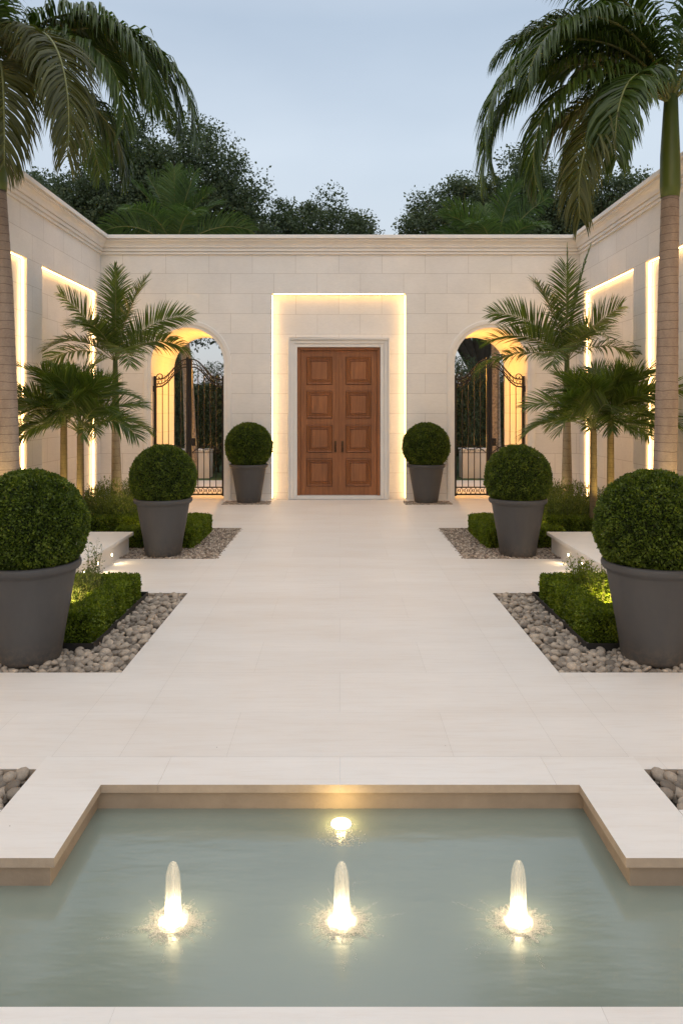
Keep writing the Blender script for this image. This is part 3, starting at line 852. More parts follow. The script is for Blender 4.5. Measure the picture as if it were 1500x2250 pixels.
# ------------------------------------------------------------------ potted boxwood
def ball_mesh(R, n, size, seed, flatbottom=True):
    rg = np.random.default_rng(seed)
    D = unit(rg.normal(size=(n, 3)))
    bumpf = (np.sin(D[:, 0]*11+1)*np.sin(D[:, 1]*12+2)*np.sin(D[:, 2]*10+.5))*.030+(np.sin(D[:, 0]*31)*np.sin(D[:, 1]*27+1)*np.sin(D[:, 2]*33))*.016
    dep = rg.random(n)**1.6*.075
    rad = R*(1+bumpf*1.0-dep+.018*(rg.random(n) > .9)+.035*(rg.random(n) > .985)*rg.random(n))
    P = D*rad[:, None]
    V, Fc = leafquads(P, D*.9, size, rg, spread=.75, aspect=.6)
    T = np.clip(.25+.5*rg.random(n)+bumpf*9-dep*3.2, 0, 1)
    # solid core, its dark colour stands for the shade inside the leaves
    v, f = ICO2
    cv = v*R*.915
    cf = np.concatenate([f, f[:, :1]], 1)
    return V, Fc, T, cv, f
def foliage_obj(V, Fc, T, cv, cf, mats, name, parent, loc=None):
    # core triangles go in as degenerate-free quads: split each triangle at its centroid into quads
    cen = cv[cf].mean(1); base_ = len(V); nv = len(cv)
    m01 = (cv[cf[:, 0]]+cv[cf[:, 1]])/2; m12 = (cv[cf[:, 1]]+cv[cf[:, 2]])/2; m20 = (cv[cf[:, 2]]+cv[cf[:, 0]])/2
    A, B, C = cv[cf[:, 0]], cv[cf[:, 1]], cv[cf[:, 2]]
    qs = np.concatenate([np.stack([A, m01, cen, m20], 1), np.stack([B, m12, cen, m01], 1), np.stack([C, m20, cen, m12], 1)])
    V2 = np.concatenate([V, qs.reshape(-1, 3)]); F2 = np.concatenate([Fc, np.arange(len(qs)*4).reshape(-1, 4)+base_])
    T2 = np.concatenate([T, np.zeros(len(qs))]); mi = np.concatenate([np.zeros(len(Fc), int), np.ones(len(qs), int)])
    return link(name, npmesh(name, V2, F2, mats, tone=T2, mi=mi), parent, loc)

def make_pot(R, cz, rim, n, size, seed):
    r = empty('potted_boxwood', (0, 0, 0))
    k = rim/.655
    m = MB()
    pr = [(.0, .0), (.185, .0), (.197, .008), (.203, .03), (.228, .20), (.256, .36), (.280, .50), (.292, .575), (.296, .588), (.318, .602), (.327, .615), (.330, .632), (.327, .648), (.316, .655), (.303, .655), (.295, .645), (.288, .60), (.0, .598)]
    m.lathe([(max(a, .001)*k, b*k) for a, b in pr], 72)
    m.build('pot', M['pot'], r)
    V, Fc, T, cv, cf = ball_mesh(R, n, size, seed)
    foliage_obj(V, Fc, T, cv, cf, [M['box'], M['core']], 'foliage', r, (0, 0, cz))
    so_ = MB(); so_.lathe([(.001, 0), (.288*k, 0)], 40); so_.build('soil', M['soil'], r, (0, 0, .602*k))
    return r
p1 = make_pot(.372, .885, .655, 42000, .019, 1)
p2 = make_pot(.372, .885, .655, 26000, .022, 2)
p3 = make_pot(.415, .995, .68, 20000, .028, 3)
for proto, spots_, grp in ((p1, ((-2.07, 4.86, 'left of the nearest pair on pebbles'), (2.085, 4.86, 'right of the nearest pair on pebbles')), 0),
                      (p2, ((-2.02, 8.33, 'middle one of the left row'), (2.03, 8.33, 'middle one of the right row')), 0),
                      (p3, ((-1.62, 12.94, 'just left of the wooden doors'), (1.525, 12.94, 'just right of the wooden doors')), 0)):
    for i, (x, y, t) in enumerate(spots_):
        o = proto if i == 0 else copy_tree(proto)
        o.location = (x, y, -.012 if y < 10 else .006); o.rotation_euler.z = i*2.1
        tag(o, label='clipped boxwood ball in a charcoal pot, '+t, cat='potted plant', group='boxwood balls in charcoal pots')

# ------------------------------------------------------------------ hedges
def boxshell(x0, x1, y0, y1, z1, dens, rg, bumpa=.02):
    P = []; N = []
    faces = [('z', (x1-x0)*(y1-y0)), ('x0', (y1-y0)*z1), ('x1', (y1-y0)*z1), ('y0', (x1-x0)*z1), ('y1', (x1-x0)*z1)]
    for k, A in faces:
        n = int(A*dens); u, v = rg.random(n), rg.random(n)
        if k == 'z': p = np.stack([x0+u*(x1-x0), y0+v*(y1-y0), np.full(n, z1)], 1); nn = (0, 0, 1)
        elif k[0] == 'x':
            X = x0 if k == 'x0' else x1
            p = np.stack([np.full(n, X), y0+u*(y1-y0), v*z1], 1); nn = (-1 if k == 'x0' else 1, 0, .2)
        else:
            Y = y0 if k == 'y0' else y1
            p = np.stack([x0+u*(x1-x0), np.full(n, Y), v*z1], 1); nn = (0, -1 if k == 'y0' else 1, .2)
        P.append(p); N.append(np.tile(nn, (n, 1)))
    P = np.concatenate(P); N = np.concatenate(N).astype(float)
    # round the arrises and roughen
    c = np.array([(x0+x1)/2, (y0+y1)/2, z1*.35]); h = np.array([(x1-x0)/2, (y1-y0)/2, z1*.65])
    d = (P-c)/h; e = np.clip(np.abs(d), 0, 1)
    corner = (e**6).sum(1)-1
    P = P-(P-c)*np.clip(corner, 0, 2)[:, None]*np.minimum(.02/h, .06)
    w = np.sin(P[:, 0]*23+P[:, 1]*7)*np.sin(P[:, 1]*19+1)+.6*np.sin(P[:, 0]*51+2)*np.sin(P[:, 1]*47)*np.sin(P[:, 2]*40)
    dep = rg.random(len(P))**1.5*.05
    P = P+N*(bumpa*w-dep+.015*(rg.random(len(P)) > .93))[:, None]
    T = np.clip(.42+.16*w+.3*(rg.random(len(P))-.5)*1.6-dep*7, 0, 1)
    return P, N, T
def hedge(name, boxes, dens, size, mat, seed, parent=None, bumpa=.009):
    rg = np.random.default_rng(seed)
    Ps, Ns, Ts = [], [], []
    cm = MB()
    for b in boxes:
        P, N, T = boxshell(*b, dens, rg, bumpa)
        keep = np.ones(len(P), bool)
        for o in boxes:
            if o is b: continue
            keep &= ~((P[:, 0] > o[0]+.05) & (P[:, 0] < o[1]-.05) & (P[:, 1] > o[2]+.05) & (P[:, 1] < o[3]-.05) & (P[:, 2] < o[4]-.03))
        Ps.append(P[keep]); Ns.append(N[keep]); Ts.append(T[keep])
    P, N, T = map(np.concatenate, (Ps, Ns, Ts))
    V, Fc = leafquads(P, N*.7+np.array([0, 0, .35]), size, rg, .8, .6)
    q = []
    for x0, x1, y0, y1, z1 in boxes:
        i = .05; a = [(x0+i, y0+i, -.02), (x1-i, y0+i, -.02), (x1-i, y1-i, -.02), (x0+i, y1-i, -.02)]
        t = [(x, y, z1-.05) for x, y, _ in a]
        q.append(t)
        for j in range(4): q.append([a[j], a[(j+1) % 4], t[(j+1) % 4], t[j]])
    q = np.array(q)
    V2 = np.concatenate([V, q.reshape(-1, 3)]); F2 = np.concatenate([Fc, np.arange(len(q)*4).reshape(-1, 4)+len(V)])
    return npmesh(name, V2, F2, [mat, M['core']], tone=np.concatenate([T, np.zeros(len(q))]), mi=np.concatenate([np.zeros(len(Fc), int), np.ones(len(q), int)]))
# near hedge (right-hand side built in +x, mirrored for the left)
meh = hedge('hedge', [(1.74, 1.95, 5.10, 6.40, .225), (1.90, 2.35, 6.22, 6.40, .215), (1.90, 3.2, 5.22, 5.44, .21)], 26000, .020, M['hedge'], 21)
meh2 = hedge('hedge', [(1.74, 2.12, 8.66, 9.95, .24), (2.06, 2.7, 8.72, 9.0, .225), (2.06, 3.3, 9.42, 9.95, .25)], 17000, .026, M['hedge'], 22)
for s in (-1, 1):
    t = 'left' if s < 0 else 'right'
    o = link('hedge', meh); o.scale = (s, 1, 1); tag(o, label='low clipped green hedge behind the nearest pot on the '+t, cat='hedge', group='low clipped hedges')
    o = link('hedge', meh2); o.scale = (s, 1, 1); tag(o, label='low clipped green hedge behind the middle pot on the '+t, cat='hedge', group='low clipped hedges')
    m = MB(); pts_ = [(1.70, 6.46), (1.70, 5.03), (3.3, 5.03)]
    m.box(1.70, 1.706, 5.03, 6.46, -.04, .035); m.box(1.706, 3.3, 5.03, 5.036, -.04, .035); m.box(1.706, 3.3, 6.454, 6.46, -.04, .035)
    m.quad((1.706, 5.036, -.005), (3.3, 5.036, -.005), (3.3, 6.454, -.005), (1.706, 6.454, -.005), 1)
    o = m.build('bed_edging', [M['edging'], M['soil']]); o.scale = (s, 1, 1)
    tag(o, label='black metal edging round the near hedge on the '+t, cat='edging')

# herbs: loose sprays of stems with small leaves
def herb_mesh(seed, nst, h, rad, leaf, per=46, lean=.35):
    rg = np.random.default_rng(seed); P = []; N = []; T = []
    m = MB()
    for i in range(nst):
        a = rg.uniform(0, 2*pi); r0 = rad*.35*rg.random(); hh = h*(.55+.45*rg.random()); ln = lean*rg.random()*rad*2
        b0 = Vector((r0*cos(a), r0*sin(a), 0)); tip = b0+Vector((cos(a)*ln, sin(a)*ln, hh)); mid = (b0+tip)/2+Vector((cos(a)*.1*ln, sin(a)*.1*ln, .03))
        m.tube([b0, mid, tip], [.0025, .002, .001], 4, caps=False)
        for k in range(per):
            t = .12+.88*k/per
            p = b0.lerp(mid, t*2) if t < .5 else mid.lerp(tip, t*2-1)
            sp = .02+.035*(1-t)
            o_ = rg.normal(size=3)*sp*.6
            P.append(np.array(p)+o_); N.append(o_/max(1e-6, np.linalg.norm(o_))+np.array([0, 0, .6])); T.append(.25+.5*t*rg.random()+.2*rg.random())
    V, Fc = leafquads(np.array(P), np.array(N), leaf, rg, .5, .38)
    return V, Fc, T, m
def herb(name, x, y, z, seed, nst, h, rad, leaf, mat, label, cat, group=None, per=46):
    V, Fc, T, m = herb_mesh(seed, nst, h, rad, leaf, per)
    r = empty(name, (x, y, z), label=label, cat=cat, group=group)
    link('foliage', npmesh('foliage', V, Fc, mat, tone=np.clip(T, 0, 1)), r)
    m.build('stems', M['rachis'], r)
    return r
herb('herb', -2.05, 5.78, -.01, 31, 60, .40, .20, .022, M['herb'], 'tall feathery herb rising behind the near left hedge', 'herb', 'loose herbs in the hedge beds')
herb('herb', -2.07, 6.08, -.01, 32, 18, .58, .10, .022, M['herb'], 'thin upright sprig beside the platform behind the near left pot', 'herb', 'loose herbs in the hedge beds')
herb('herb', 2.07, 5.75, -.01, 33, 90, .38, .18, .024, M['hedge'], 'leafy yellow-lit herb between the near right hedge and pot', 'herb', 'loose herbs in the hedge beds')
herb('herb', 2.05, 6.08, -.01, 34, 60, .44, .20, .024, M['hedge'], 'upright dark green sprigs at the far end of the near right hedge', 'herb', 'loose herbs in the hedge beds')
herb('herb', 1.98, 9.2, -.01, 35, 26, .36, .12, .026, M['herb'], 'pale small herb showing left of the middle right pot', 'herb', 'loose herbs in the hedge beds')
herb('herb', -2.28, 9.18, -.01, 36, 34, .40, .16, .026, M['herb'], 'yellow-lit herb behind the middle left pot', 'herb', 'loose herbs in the hedge beds')
herb('herb', 2.50, 9.18, -.01, 37, 34, .40, .16, .026, M['hedge'], 'yellow-lit herb behind the middle right pot', 'herb', 'loose herbs in the hedge beds')

# shrubs: feathery mounds
def shrub(x, y, rx, ry, h, seed, label, n=9000, leaf=.035):
    rg = np.random.default_rng(seed)
    r = empty('shrub', (x, y, 0), label=label, cat='shrub', group='loose shrubs at the foot of the palms')
    k = 34; C = np.stack([rx*.75*rg.normal(size=k)*.6, ry*.75*rg.normal(size=k)*.6, h*(.25+.55*rg.random(k))], 1)
    C[:, 2] *= np.clip(1.15-((C[:, 0]/rx)**2+(C[:, 1]/ry)**2)*.6, .3, 1)
    i = rg.integers(0, k, n); D = unit(rg.normal(size=(n, 3))); rr = (.10+.12*rg.random(n)**.5)
    P = C[i]+D*rr[:, None]*np.array([1, 1, .9]); P[:, 2] = np.abs(P[:, 2])
    V, Fc = leafquads(P, D*.7+np.array([0, 0, .7]), leaf, rg, .5, .22, .5)
    T = np.clip(.15+.5*rg.random(n)+.35*(P[:, 2]/h-.4)+(rg.random(k)[i]-.5)*.4, 0, 1)
    link('foliage', npmesh('foliage', V, Fc, M['shrub'], tone=T), r)
    m = MB()
    for j in range(12):
        c = C[j]; m.tube([(c[0]*.2, c[1]*.2, 0), (c[0]*.7, c[1]*.7, c[2]*.5), tuple(c)], [.008, .006, .003], 5)
    m.build('stems', M['bark'], r)
for a in ((-3.42, 10.45, .42, .35, .62, 41, 'bushy shrub under the slim left palm beside the side wall'),
          (-3.05, 9.75, .38, .30, .50, 42, 'bushy shrub behind the middle left pot and platform'),
          (-3.72, 10.0, .35, .3, .5, 43, 'bushy shrub round the short left palm stems'),
          (-3.3, 11.6, .35, .35, .50, 44, 'far bushy shrub near the left arch'),
          (3.42, 10.45, .42, .35, .62, 45, 'bushy shrub under the slim right palm beside the side wall'),
          (3.05, 9.75, .38, .30, .50, 46, 'bushy shrub behind the middle right pot and platform'),
          (3.74, 10.1, .35, .3, .52, 47, 'bushy shrub round the short right palm stems'),
          (3.3, 11.6, .35, .35, .50, 48, 'far bushy shrub near the right arch')):
    shrub(*a)

# ------------------------------------------------------------------ stone platforms with step lights
for s in (-1, 1):
    t = 'left' if s < 0 else 'right'
    r = empty('stone_platform', (s*3.4, 7.6, 0), label='low limestone platform with small step lights on the '+t, cat='platform', group='low stone platforms')
    m = MB(); xi, xo = 2.45, WX-.004
    m.box(min(s*xi, s*xo)-s*3.4, max(s*xi, s*xo)-s*3.4, 6.58-7.6, 8.46-7.6, -.05, .185)
    m.build('base', M['trim'], r, bevel=.004)
    m = MB(); m.box(min(s*(xi-.045), s*xo)-s*3.4, max(s*(xi-.045), s*xo)-s*3.4, 6.54-7.6, 8.50-7.6, .185, .225)
    m.build('slab', M['trim'], r, bevel=.006)
    for y in (6.95, 7.36, 7.80):
        m = MB(); X = s*(xi-.004)-s*3.4
        m.tube([(X+s*.006, y-7.6, .095), (X-s*.003, y-7.6, .095)], .019, 16)
        q = m.build('step_light', M['bronze'], r)
        m = MB(); m.tube([(X-s*.0035, y-7.6, .095), (X-s*.006, y-7.6, .095)], .015, 16)
        m.build('lens', M['lamp'], q)
        spot('step_glow', r, (X-s*.02, y-7.6, .10), (X-s*.30, y-7.6, -.05), 2.2, 130, (1, .74, .42), .012, .9)

# garden uplights
def uplight(x, y, power, target, label, z=0.0, ang=95):
    r = empty('garden_uplight', (x, y, z), label=label, cat='garden light', group='small uplights in the planting beds')
    m = MB(); m.tube([(0, 0, -.03), (0, 0, .05)], .006, 6); m.lathe([(.012, .045), (.028, .05), (.032, .10), (.029, .10), (.026, .092)], 20); m.build('housing', M['bronze'], r)
    m = MB(); m.lathe([(.026, .091), (.001, .0915)], 20); m.build('lens', M['lamp'], r)
    spot('uplight_beam', r, (0, 0, .11), (target[0]-x, target[1]-y, target[2]), power, ang, (1, .74, .26), .02, .6)
for s, t in ((-1, 'left'), (1, 'right')):
    uplight(s*2.14, 5.52, 20, (s*2.06, 5.85, .42), 'small bronze uplight among the herbs by the nearest pot, %s bed' % t, ang=120)
    uplight(s*2.36, 9.06, 22, (s*2.40, 9.5, .5), 'small bronze uplight behind the middle pot, %s bed' % t, ang=120)
    uplight(s*3.46, 9.0, 48, (s*3.47, 9.5, 1.0), 'small bronze uplight aimed at the short palms, %s bed' % t, z=.12, ang=70)
    uplight(s*3.62, 7.62, 46, (s*3.62, 8.0, 1.5), 'small bronze uplight aimed at the tall palm trunk, %s bed' % t, z=.225, ang=50)
    uplight(s*3.2, 10.75, 16, (s*3.4, 11.0, 1.2), 'small bronze uplight aimed at the slim palm, %s bed' % t, ang=60)

# ------------------------------------------------------------------ palms
def frond_mesh(az, th0, th1, L, nl, ll, lw, rg, droop=.6, vee=.35, p=1.2, stem=.18, roll=0.0, stemr=.016, a0=68, a1=28, twist=0.0, org=(0, 0, 0)):
    """feather frond: curved stem with paired drooping leaflets. returns V,F(quads),T,mi"""
    n = 40; s = np.linspace(0, 1, n+1)
    th = np.radians(th0+(th1-th0)*s**p); azs = np.radians(az+twist*s**2)
    d = np.stack([np.cos(th)*np.cos(azs), np.cos(th)*np.sin(azs), np.sin(th)], 1)
    pos = np.concatenate([[np.zeros(3)], np.cumsum((d[1:]+d[:-1])/2*L/n, 0)])+np.array(org)
    side = np.stack([-np.sin(azs), np.cos(azs), 0*azs], 1)
    up = np.cross(d, side)*-1
    up = np.cross(side, d)*-1
    # make 'up' point away from the ground side of the stem
    up = np.where((np.cross(d, side)[:, 2:] > 0), np.cross(d, side), -np.cross(d, side))
    c, sn = cos(roll), sin(roll)
    side, up = side*c+up*sn, up*c-side*sn
    VV = []; FF = []; TT = []; MI = []; b = 0
    # stem as a 5-sided tapered tube
    k = 5
    rr = stemr*(1-.88*s)+.0012
    ring = np.stack([side*cos(2*pi*j/k)+up*sin(2*pi*j/k)*.75 for j in range(k)], 1)*rr[:, None, None]+pos[:, None]
    VV.append(ring.reshape(-1, 3))
    idx = np.arange(n)[:, None]*k
    f = np.stack([idx+np.arange(k), idx+(np.arange(k)+1) % k, idx+k+(np.arange(k)+1) % k, idx+k+np.arange(k)], 2).reshape(-1, 4)
    FF.append(f); TT.append(np.full(len(f), .5)); MI.append(np.ones(len(f), int)); b = len(ring.reshape(-1, 3))
    # leaflets
    q = np.repeat(np.linspace(stem, .995, nl), 2)+rg.uniform(-.004, .004, nl*2)
    q = np.clip(q, stem, 1)
    sg = np.tile([-1, 1], nl)
    fi = q*n; i0 = np.clip(fi.astype(int), 0, n-1); fr = (fi-i0)[:, None]
    B = pos[i0]*(1-fr)+pos[i0+1]*fr; Tn = unit(d[i0]*(1-fr)+d[i0+1]*fr); Sd = side[i0]; U = up[i0]
    u = (q-stem)/(1-stem)
    a = np.radians(a0+(a1-a0)*u**1.3+rg.normal(size=len(q))*4)[:, None]
    ve = (vee+rg.normal(size=len(q))*.12)[:, None]
    D = Tn*np.cos(a)+(Sd*sg[:, None]*np.cos(ve)+U*np.sin(ve))*np.sin(a)
    prof = np.clip(.42+1.3*u-1.42*u**2.2, .16, None)*(.92+.16*rg.random(len(q)))
    LL = (ll*prof)[:, None]
    Wd = (lw*(.65+.5*np.sin(pi*np.clip(u, 0, 1)**.8)))[:, None]
    nseg = 4
    P = B.copy(); Dc = D.copy(); rows = []
    wd = unit(np.cross(D, U))+0*D
    wd = unit(wd*.8+U*rg.normal(size=(len(q), 1))*.35)
    prof_w = [.45, 1, .9, .6, .04]
    dr = droop*(.75+.5*rg.random((len(q), 1)))
    for j in range(nseg+1):
        rows.append(np.stack([P-wd*Wd*.5*prof_w[j], P+wd*Wd*.5*prof_w[j]], 1))
        P = P+Dc*LL/nseg
        Dc = unit(Dc+np.array([0, 0, -1])*dr*(j+1)/nseg*1.1)
    R = np.stack(rows, 1)  # (m, nseg+1, 2, 3)
    m_ = len(q); R = R.reshape(m_, -1, 3)
    base_ = (np.arange(m_)*(nseg+1)*2)[:, None, None]+b
    f = np.array([[j*2, j*2+1, j*2+3, j*2+2] for j in range(nseg)])[None]+base_
    VV.append(R.reshape(-1, 3)); FF.append(f.reshape(-1, 4))
    t = np.clip(rg.normal(.45, .16, m_), 0, 1)
    TT.append(np.repeat(t, nseg)); MI.append(np.zeros(m_*nseg, int))
    return np.concatenate(VV), np.concatenate(FF), np.concatenate(TT), np.concatenate(MI)

def palm(name, x, y, label, cat, group, trunk, tmat, fronds, ll, lw, nl, seed, shaft=None, mat='frond', z0=0., **kw):
    """trunk: list of (dx, dy, z, radius); shaft: same for the green crownshaft"""
    rg = np.random.default_rng(seed)
    r = empty(name, (x, y, z0), label=label, cat=cat, group=group)
    m = MB()
    P = []; R = []
    for (a, b) in zip(trunk[:-1], trunk[1:]):
        n = max(2, int((b[2]-a[2])/.05))
        for i in range(n):
            t = i/n; P.append(tuple(a[j]+(b[j]-a[j])*t for j in range(3))); R.append((a[3]+(b[3]-a[3])*t)*(1+.018*((len(P) % 2)-.5)))
    P.append(trunk[-1][:3]); R.append(trunk[-1][3])
    m.tube(P, R, 24); m.build('trunk', tmat, r)
    if shaft:
        m = MB(); m.tube([s[:3] for s in shaft], [s[3] for s in shaft], 24); m.build('crownshaft', M['crownshaft'], r)
    for i, f in enumerate(fronds):
        k2 = dict(kw); o_ = f[4] if len(f) > 4 else {}
        k2.update(o_)
        fm_ = k2.pop('fm', mat)
        V, Fc, T, mi = frond_mesh(f[0], f[1], f[2], f[3], nl, ll*k2.pop('ls', 1), lw, rg, **k2)
        link('frond', npmesh('frond', V, Fc, [M[fm_] , M['rachis']], tone=np.clip(T+rg.normal()*.08, 0, 1), mi=mi, smooth=True), r)
    return r

RK = dict(mat='frond_royal', droop=1.05, vee=.10, p=1.0, stem=.13, stemr=.026, a0=70, a1=30)
# tall palm at the left edge of the frame
zc = 5.15
cxl = -.12
T0 = [(.05, 0, -.02, .15), (.03, 0, .5, .125), (0, 0, 1.6, .118), (-.04, 0, 3.0, .104), (-.10, 0, 4.05, .092)]
S0 = [(-.10, 0, 4.05, .096), (-.105, 0, 4.15, .106), (-.11, 0, 4.5, .102), (-.12, 0, 4.95, .078), (-.12, 0, 5.25, .06)]
OR = dict(org=(-.12, 0, 5.15))
palm('palm_tree', -3.66, 8.0, 'tall royal palm cut by the left edge of the picture', 'palm tree', 'tall royal palms', T0, M['royal_trunk'],
     [(-2, 66, -94, 3.2, OR), (-14, 76, -98, 2.9, OR), (4, 74, -96, 3.0, OR), (30, 80, -60, 2.5, OR), (-20, 58, -100, 2.5, OR), (-47, 40, -104, 3.0, {**OR, 'fm': 'frond_old'}), (-62, 20, -100, 2.4, {**OR, 'fm': 'frond_old'}), (30, 40, -95, 2.0, OR), (80, 60, -70, 2.9, OR),
      (150, 60, -70, 2.9, OR), (200, 50, -80, 2.8, OR), (240, 45, -85, 2.7, OR), (-75, 60, -60, 2.7, OR), (50, 70, -50, 2.9, OR), (-100, 20, -95, 2.1, OR), (270, 85, 20, 2.4, OR)],
     .80, .025, 165, 101, shaft=S0, **RK)
T1 = [(-.04, 0, -.02, .155), (-.03, 0, .5, .125), (0, 0, 1.6, .118), (.02, 0, 3.0, .104), (.04, 0, 3.98, .092)]
S1 = [(.04, 0, 3.98, .096), (.04, 0, 4.1, .106), (.04, 0, 4.45, .102), (.045, 0, 4.85, .082), (.05, 0, 5.1, .07)]
OR = dict(org=(.05, 0, 5.02))
palm('palm_tree', 3.58, 8.0, 'tall royal palm with a green crownshaft near the right side wall', 'palm tree', 'tall royal palms', T1, M['royal_trunk'],
     [(182, 50, -98, 3.05, OR), (188, 64, -95, 3.1, OR), (174, 60, -100, 2.9, OR), (176, 82, -50, 2.5, OR), (205, 72, -80, 2.7, OR), (196, 40, -104, 2.6, OR), (212, 10, -100, 2.45, {**OR, 'fm': 'frond_old'}), (225, 30, -100, 2.1, OR), (165, 34, -95, 2.1, {**OR, 'fm': 'frond_old'}), (100, 60, -70, 2.9, OR),
      (40, 60, -70, 2.9, OR), (0, 50, -80, 2.8, OR), (-40, 45, -85, 2.7, OR), (-75, 60, -60, 2.7, OR), (130, 78, -30, 2.9, OR), (200, 80, -20, 2.7, OR), (-60, 84, 30, 2.4, OR)],
     .78, .025, 165, 102, shaft=S1, **RK)

# slim middle palms
MK = dict(droop=.20, vee=.32, p=1.3, stem=.14, stemr=.010, a0=66, a1=34)
def O(z=2.38, x=0): return dict(org=(x, 0, z))
MS = [(0, 0, 1.5, .058), (0, 0, 1.75, .056), (0, 0, 2.1, .044), (0, 0, 2.42, .034)]
palm('palm_tree', -3.39, 11.0, 'slim palm with arching fronds by the left arch', 'palm tree', 'slim palms beside the arches',
     [(.03, 0, -.02, .095), (.02, 0, .5, .078), (0, 0, 1.5, .052)], M['mid_trunk'],
     [(110, 92, 96, 1.45, {**O(), 'ls': .45, 'a0': 35, 'a1': 14}), (-70, 86, 70, 1.35, O()), (-35, 74, 40, 1.40, {**O(), 'roll': .5}), (8, 58, -2, 1.38, {**O(), 'roll': -.85}), (-12, 40, -40, 1.30, {**O(), 'roll': -.6, 'droop': .6}),
      (186, 60, 40, 1.30, {**O(), 'roll': .8}), (176, 30, -65, 1.38, {**O(), 'droop': .7, 'roll': .3}), (-110, 66, -30, 1.15, O()), (140, 60, 0, 1.1, O()), (60, 60, -20, 1.1, O()), (-60, 34, -60, 1.0, O()), (215, 44, -40, 1.1, O())],
     .50, .019, 64, 103, shaft=MS, **MK)
palm('palm_tree', 3.42, 11.0, 'slim palm with arching fronds by the right arch', 'palm tree', 'slim palms beside the arches',
     [(.0, 0, -.02, .095), (.0, 0, .5, .078), (0, 0, 1.55, .052)], M['mid_trunk'],
     [(170, 90, 90, 1.75, {**O(), 'ls': .45, 'a0': 35, 'a1': 14}), (20, 84, 66, 1.85, {**O(), 'ls': .35, 'a0': 25, 'a1': 12}), (-110, 84, 62, 1.45, O()), (-140, 72, 30, 1.4, {**O(), 'roll': -.5}), (184, 58, -4, 1.45, {**O(), 'roll': .85}), (190, 42, -28, 1.40, {**O(), 'roll': .5}),
      (178, 22, -45, 1.45, {**O(), 'droop': .7, 'roll': .3}), (-6, 58, 30, 1.15, {**O(), 'roll': -.9}), (-14, 40, -88, 1.45, {**O(), 'droop': .7, 'roll': -.3}), (-70, 60, -40, 1.1, O()), (110, 60, 0, 1.1, O()), (50, 56, -10, 1.1, O()), (-120, 34, -60, 1.0, O())],
     .52, .019, 64, 104, shaft=[(0, 0, 1.55, .058), (0, 0, 1.8, .056), (0, 0, 2.15, .044), (0, 0, 2.42, .034)], **MK)

# short bushy palms
SK = dict(droop=.22, vee=.30, p=1.15, stem=.26, stemr=.007, a0=56, a1=22)
def bushy(n, seed, z, L=.95):
    rg = random.Random(seed); fs = []
    for i in range(n):
        az = 360*i/n+rg.uniform(-14, 14); k = i % 3
        t0 = (80, 60, 36)[k]+rg.uniform(-6, 6); t1 = (25, -22, -48)[k]+rg.uniform(-10, 10)
        fs.append((az, t0, t1, L*rg.uniform(.88, 1.1)*(.9 if k == 0 else 1), dict(org=(0, 0, z), roll=rg.uniform(-.9, .9))))
    return fs
for (x, y, z, seed, t) in ((-3.60, 9.5, 1.50, 5, 'short bushy palm nearest the left side wall'), (-3.33, 9.35, 1.34, 6, 'short bushy palm just right of its twin by the left wall'),
                           (3.30, 9.5, 1.38, 7, 'short bushy palm left of its twin by the right wall'), (3.56, 9.6, 1.48, 8, 'short bushy palm nearest the right side wall')):
    palm('palm_tree', x, y, t, 'palm tree', 'short bushy palms', [(0, 0, -.02, .055), (0, 0, .5, .048), (0, 0, z-.05, .042), (0, 0, z+.05, .03)], M['small_trunk'],
         bushy(21, seed, z, .98), .46, .016, 50, 110+seed, **SK)

# palms beyond the back wall
BK = dict(droop=.35, vee=.35, p=1.3, stem=.2, stemr=.02, a0=66, a1=30, mat='frond_far')
palm('palm_tree', -3.45, 17.0, 'palm showing its crown above the back wall on the left', 'palm tree', 'palms beyond the back wall',
     [(0, 0, -.02, .15), (-.1, 0, 2.5, .12), (-.4, 0, 5.2, .10)], M['far_bark'],
     [(165, 80, 55, 2.0, {**O(5.3, -.4), 'roll': .9}), (-80, 84, 70, 1.9, O(5.3, -.4)), (-30, 80, 60, 1.9, O(5.3, -.4)), (150, 60, 10, 2.0, O(5.3, -.4)), (178, 50, -30, 2.0, {**O(5.3, -.4), 'roll': .8}), (10, 48, -20, 2.0, {**O(5.3, -.4), 'roll': -.8}), (40, 70, 20, 1.9, O(5.3, -.4)), (-60, 60, -30, 1.8, O(5.3, -.4)), (-120, 62, -25, 1.8, O(5.3, -.4)), (0, 76, 40, 1.7, O(5.3, -.4)), (180, 74, 40, 1.9, O(5.3, -.4))],
     .75, .022, 100, 130, **BK)
palm('palm_tree', 3.62, 17.0, 'palm showing its crown above the back wall on the right', 'palm tree', 'palms beyond the back wall',
     [(0, 0, -.02, .14), (0, 0, 2.5, .10), (0, 0, 4.9, .08)], M['far_bark'],
     [(10, 66, 28, 2.1, {**O(5.1), 'roll': -.95}), (-60, 82, 50, 1.8, O(5.1)), (172, 70, 20, 1.8, {**O(5.1), 'roll': .8}), (150, 60, -10, 1.9, O(5.0)), (178, 48, -30, 1.9, O(5.0)), (0, 46, -30, 1.9, O(5.0)), (110, 80, 60, 1.6, O(5.0)), (-60, 60, -30, 1.8, O(5.0)), (-120, 62, -25, 1.8, O(5.0)), (200, 66, 0, 1.9, O(5.0))],
     .75, .022, 100, 131, **BK)
palm('palm_tree', 2.85, 20.5, 'distant palm seen through the right gate', 'palm tree', 'palms beyond the back wall',
     [(0, 0, -.02, .17), (0, 0, 2, .15), (0, 0, 3.5, .13)], M['far_bark'],
     [(a, 50, -70, 1.8, O(3.6)) for a in range(0, 360, 33)], .62, .03, 44, 132, **BK)
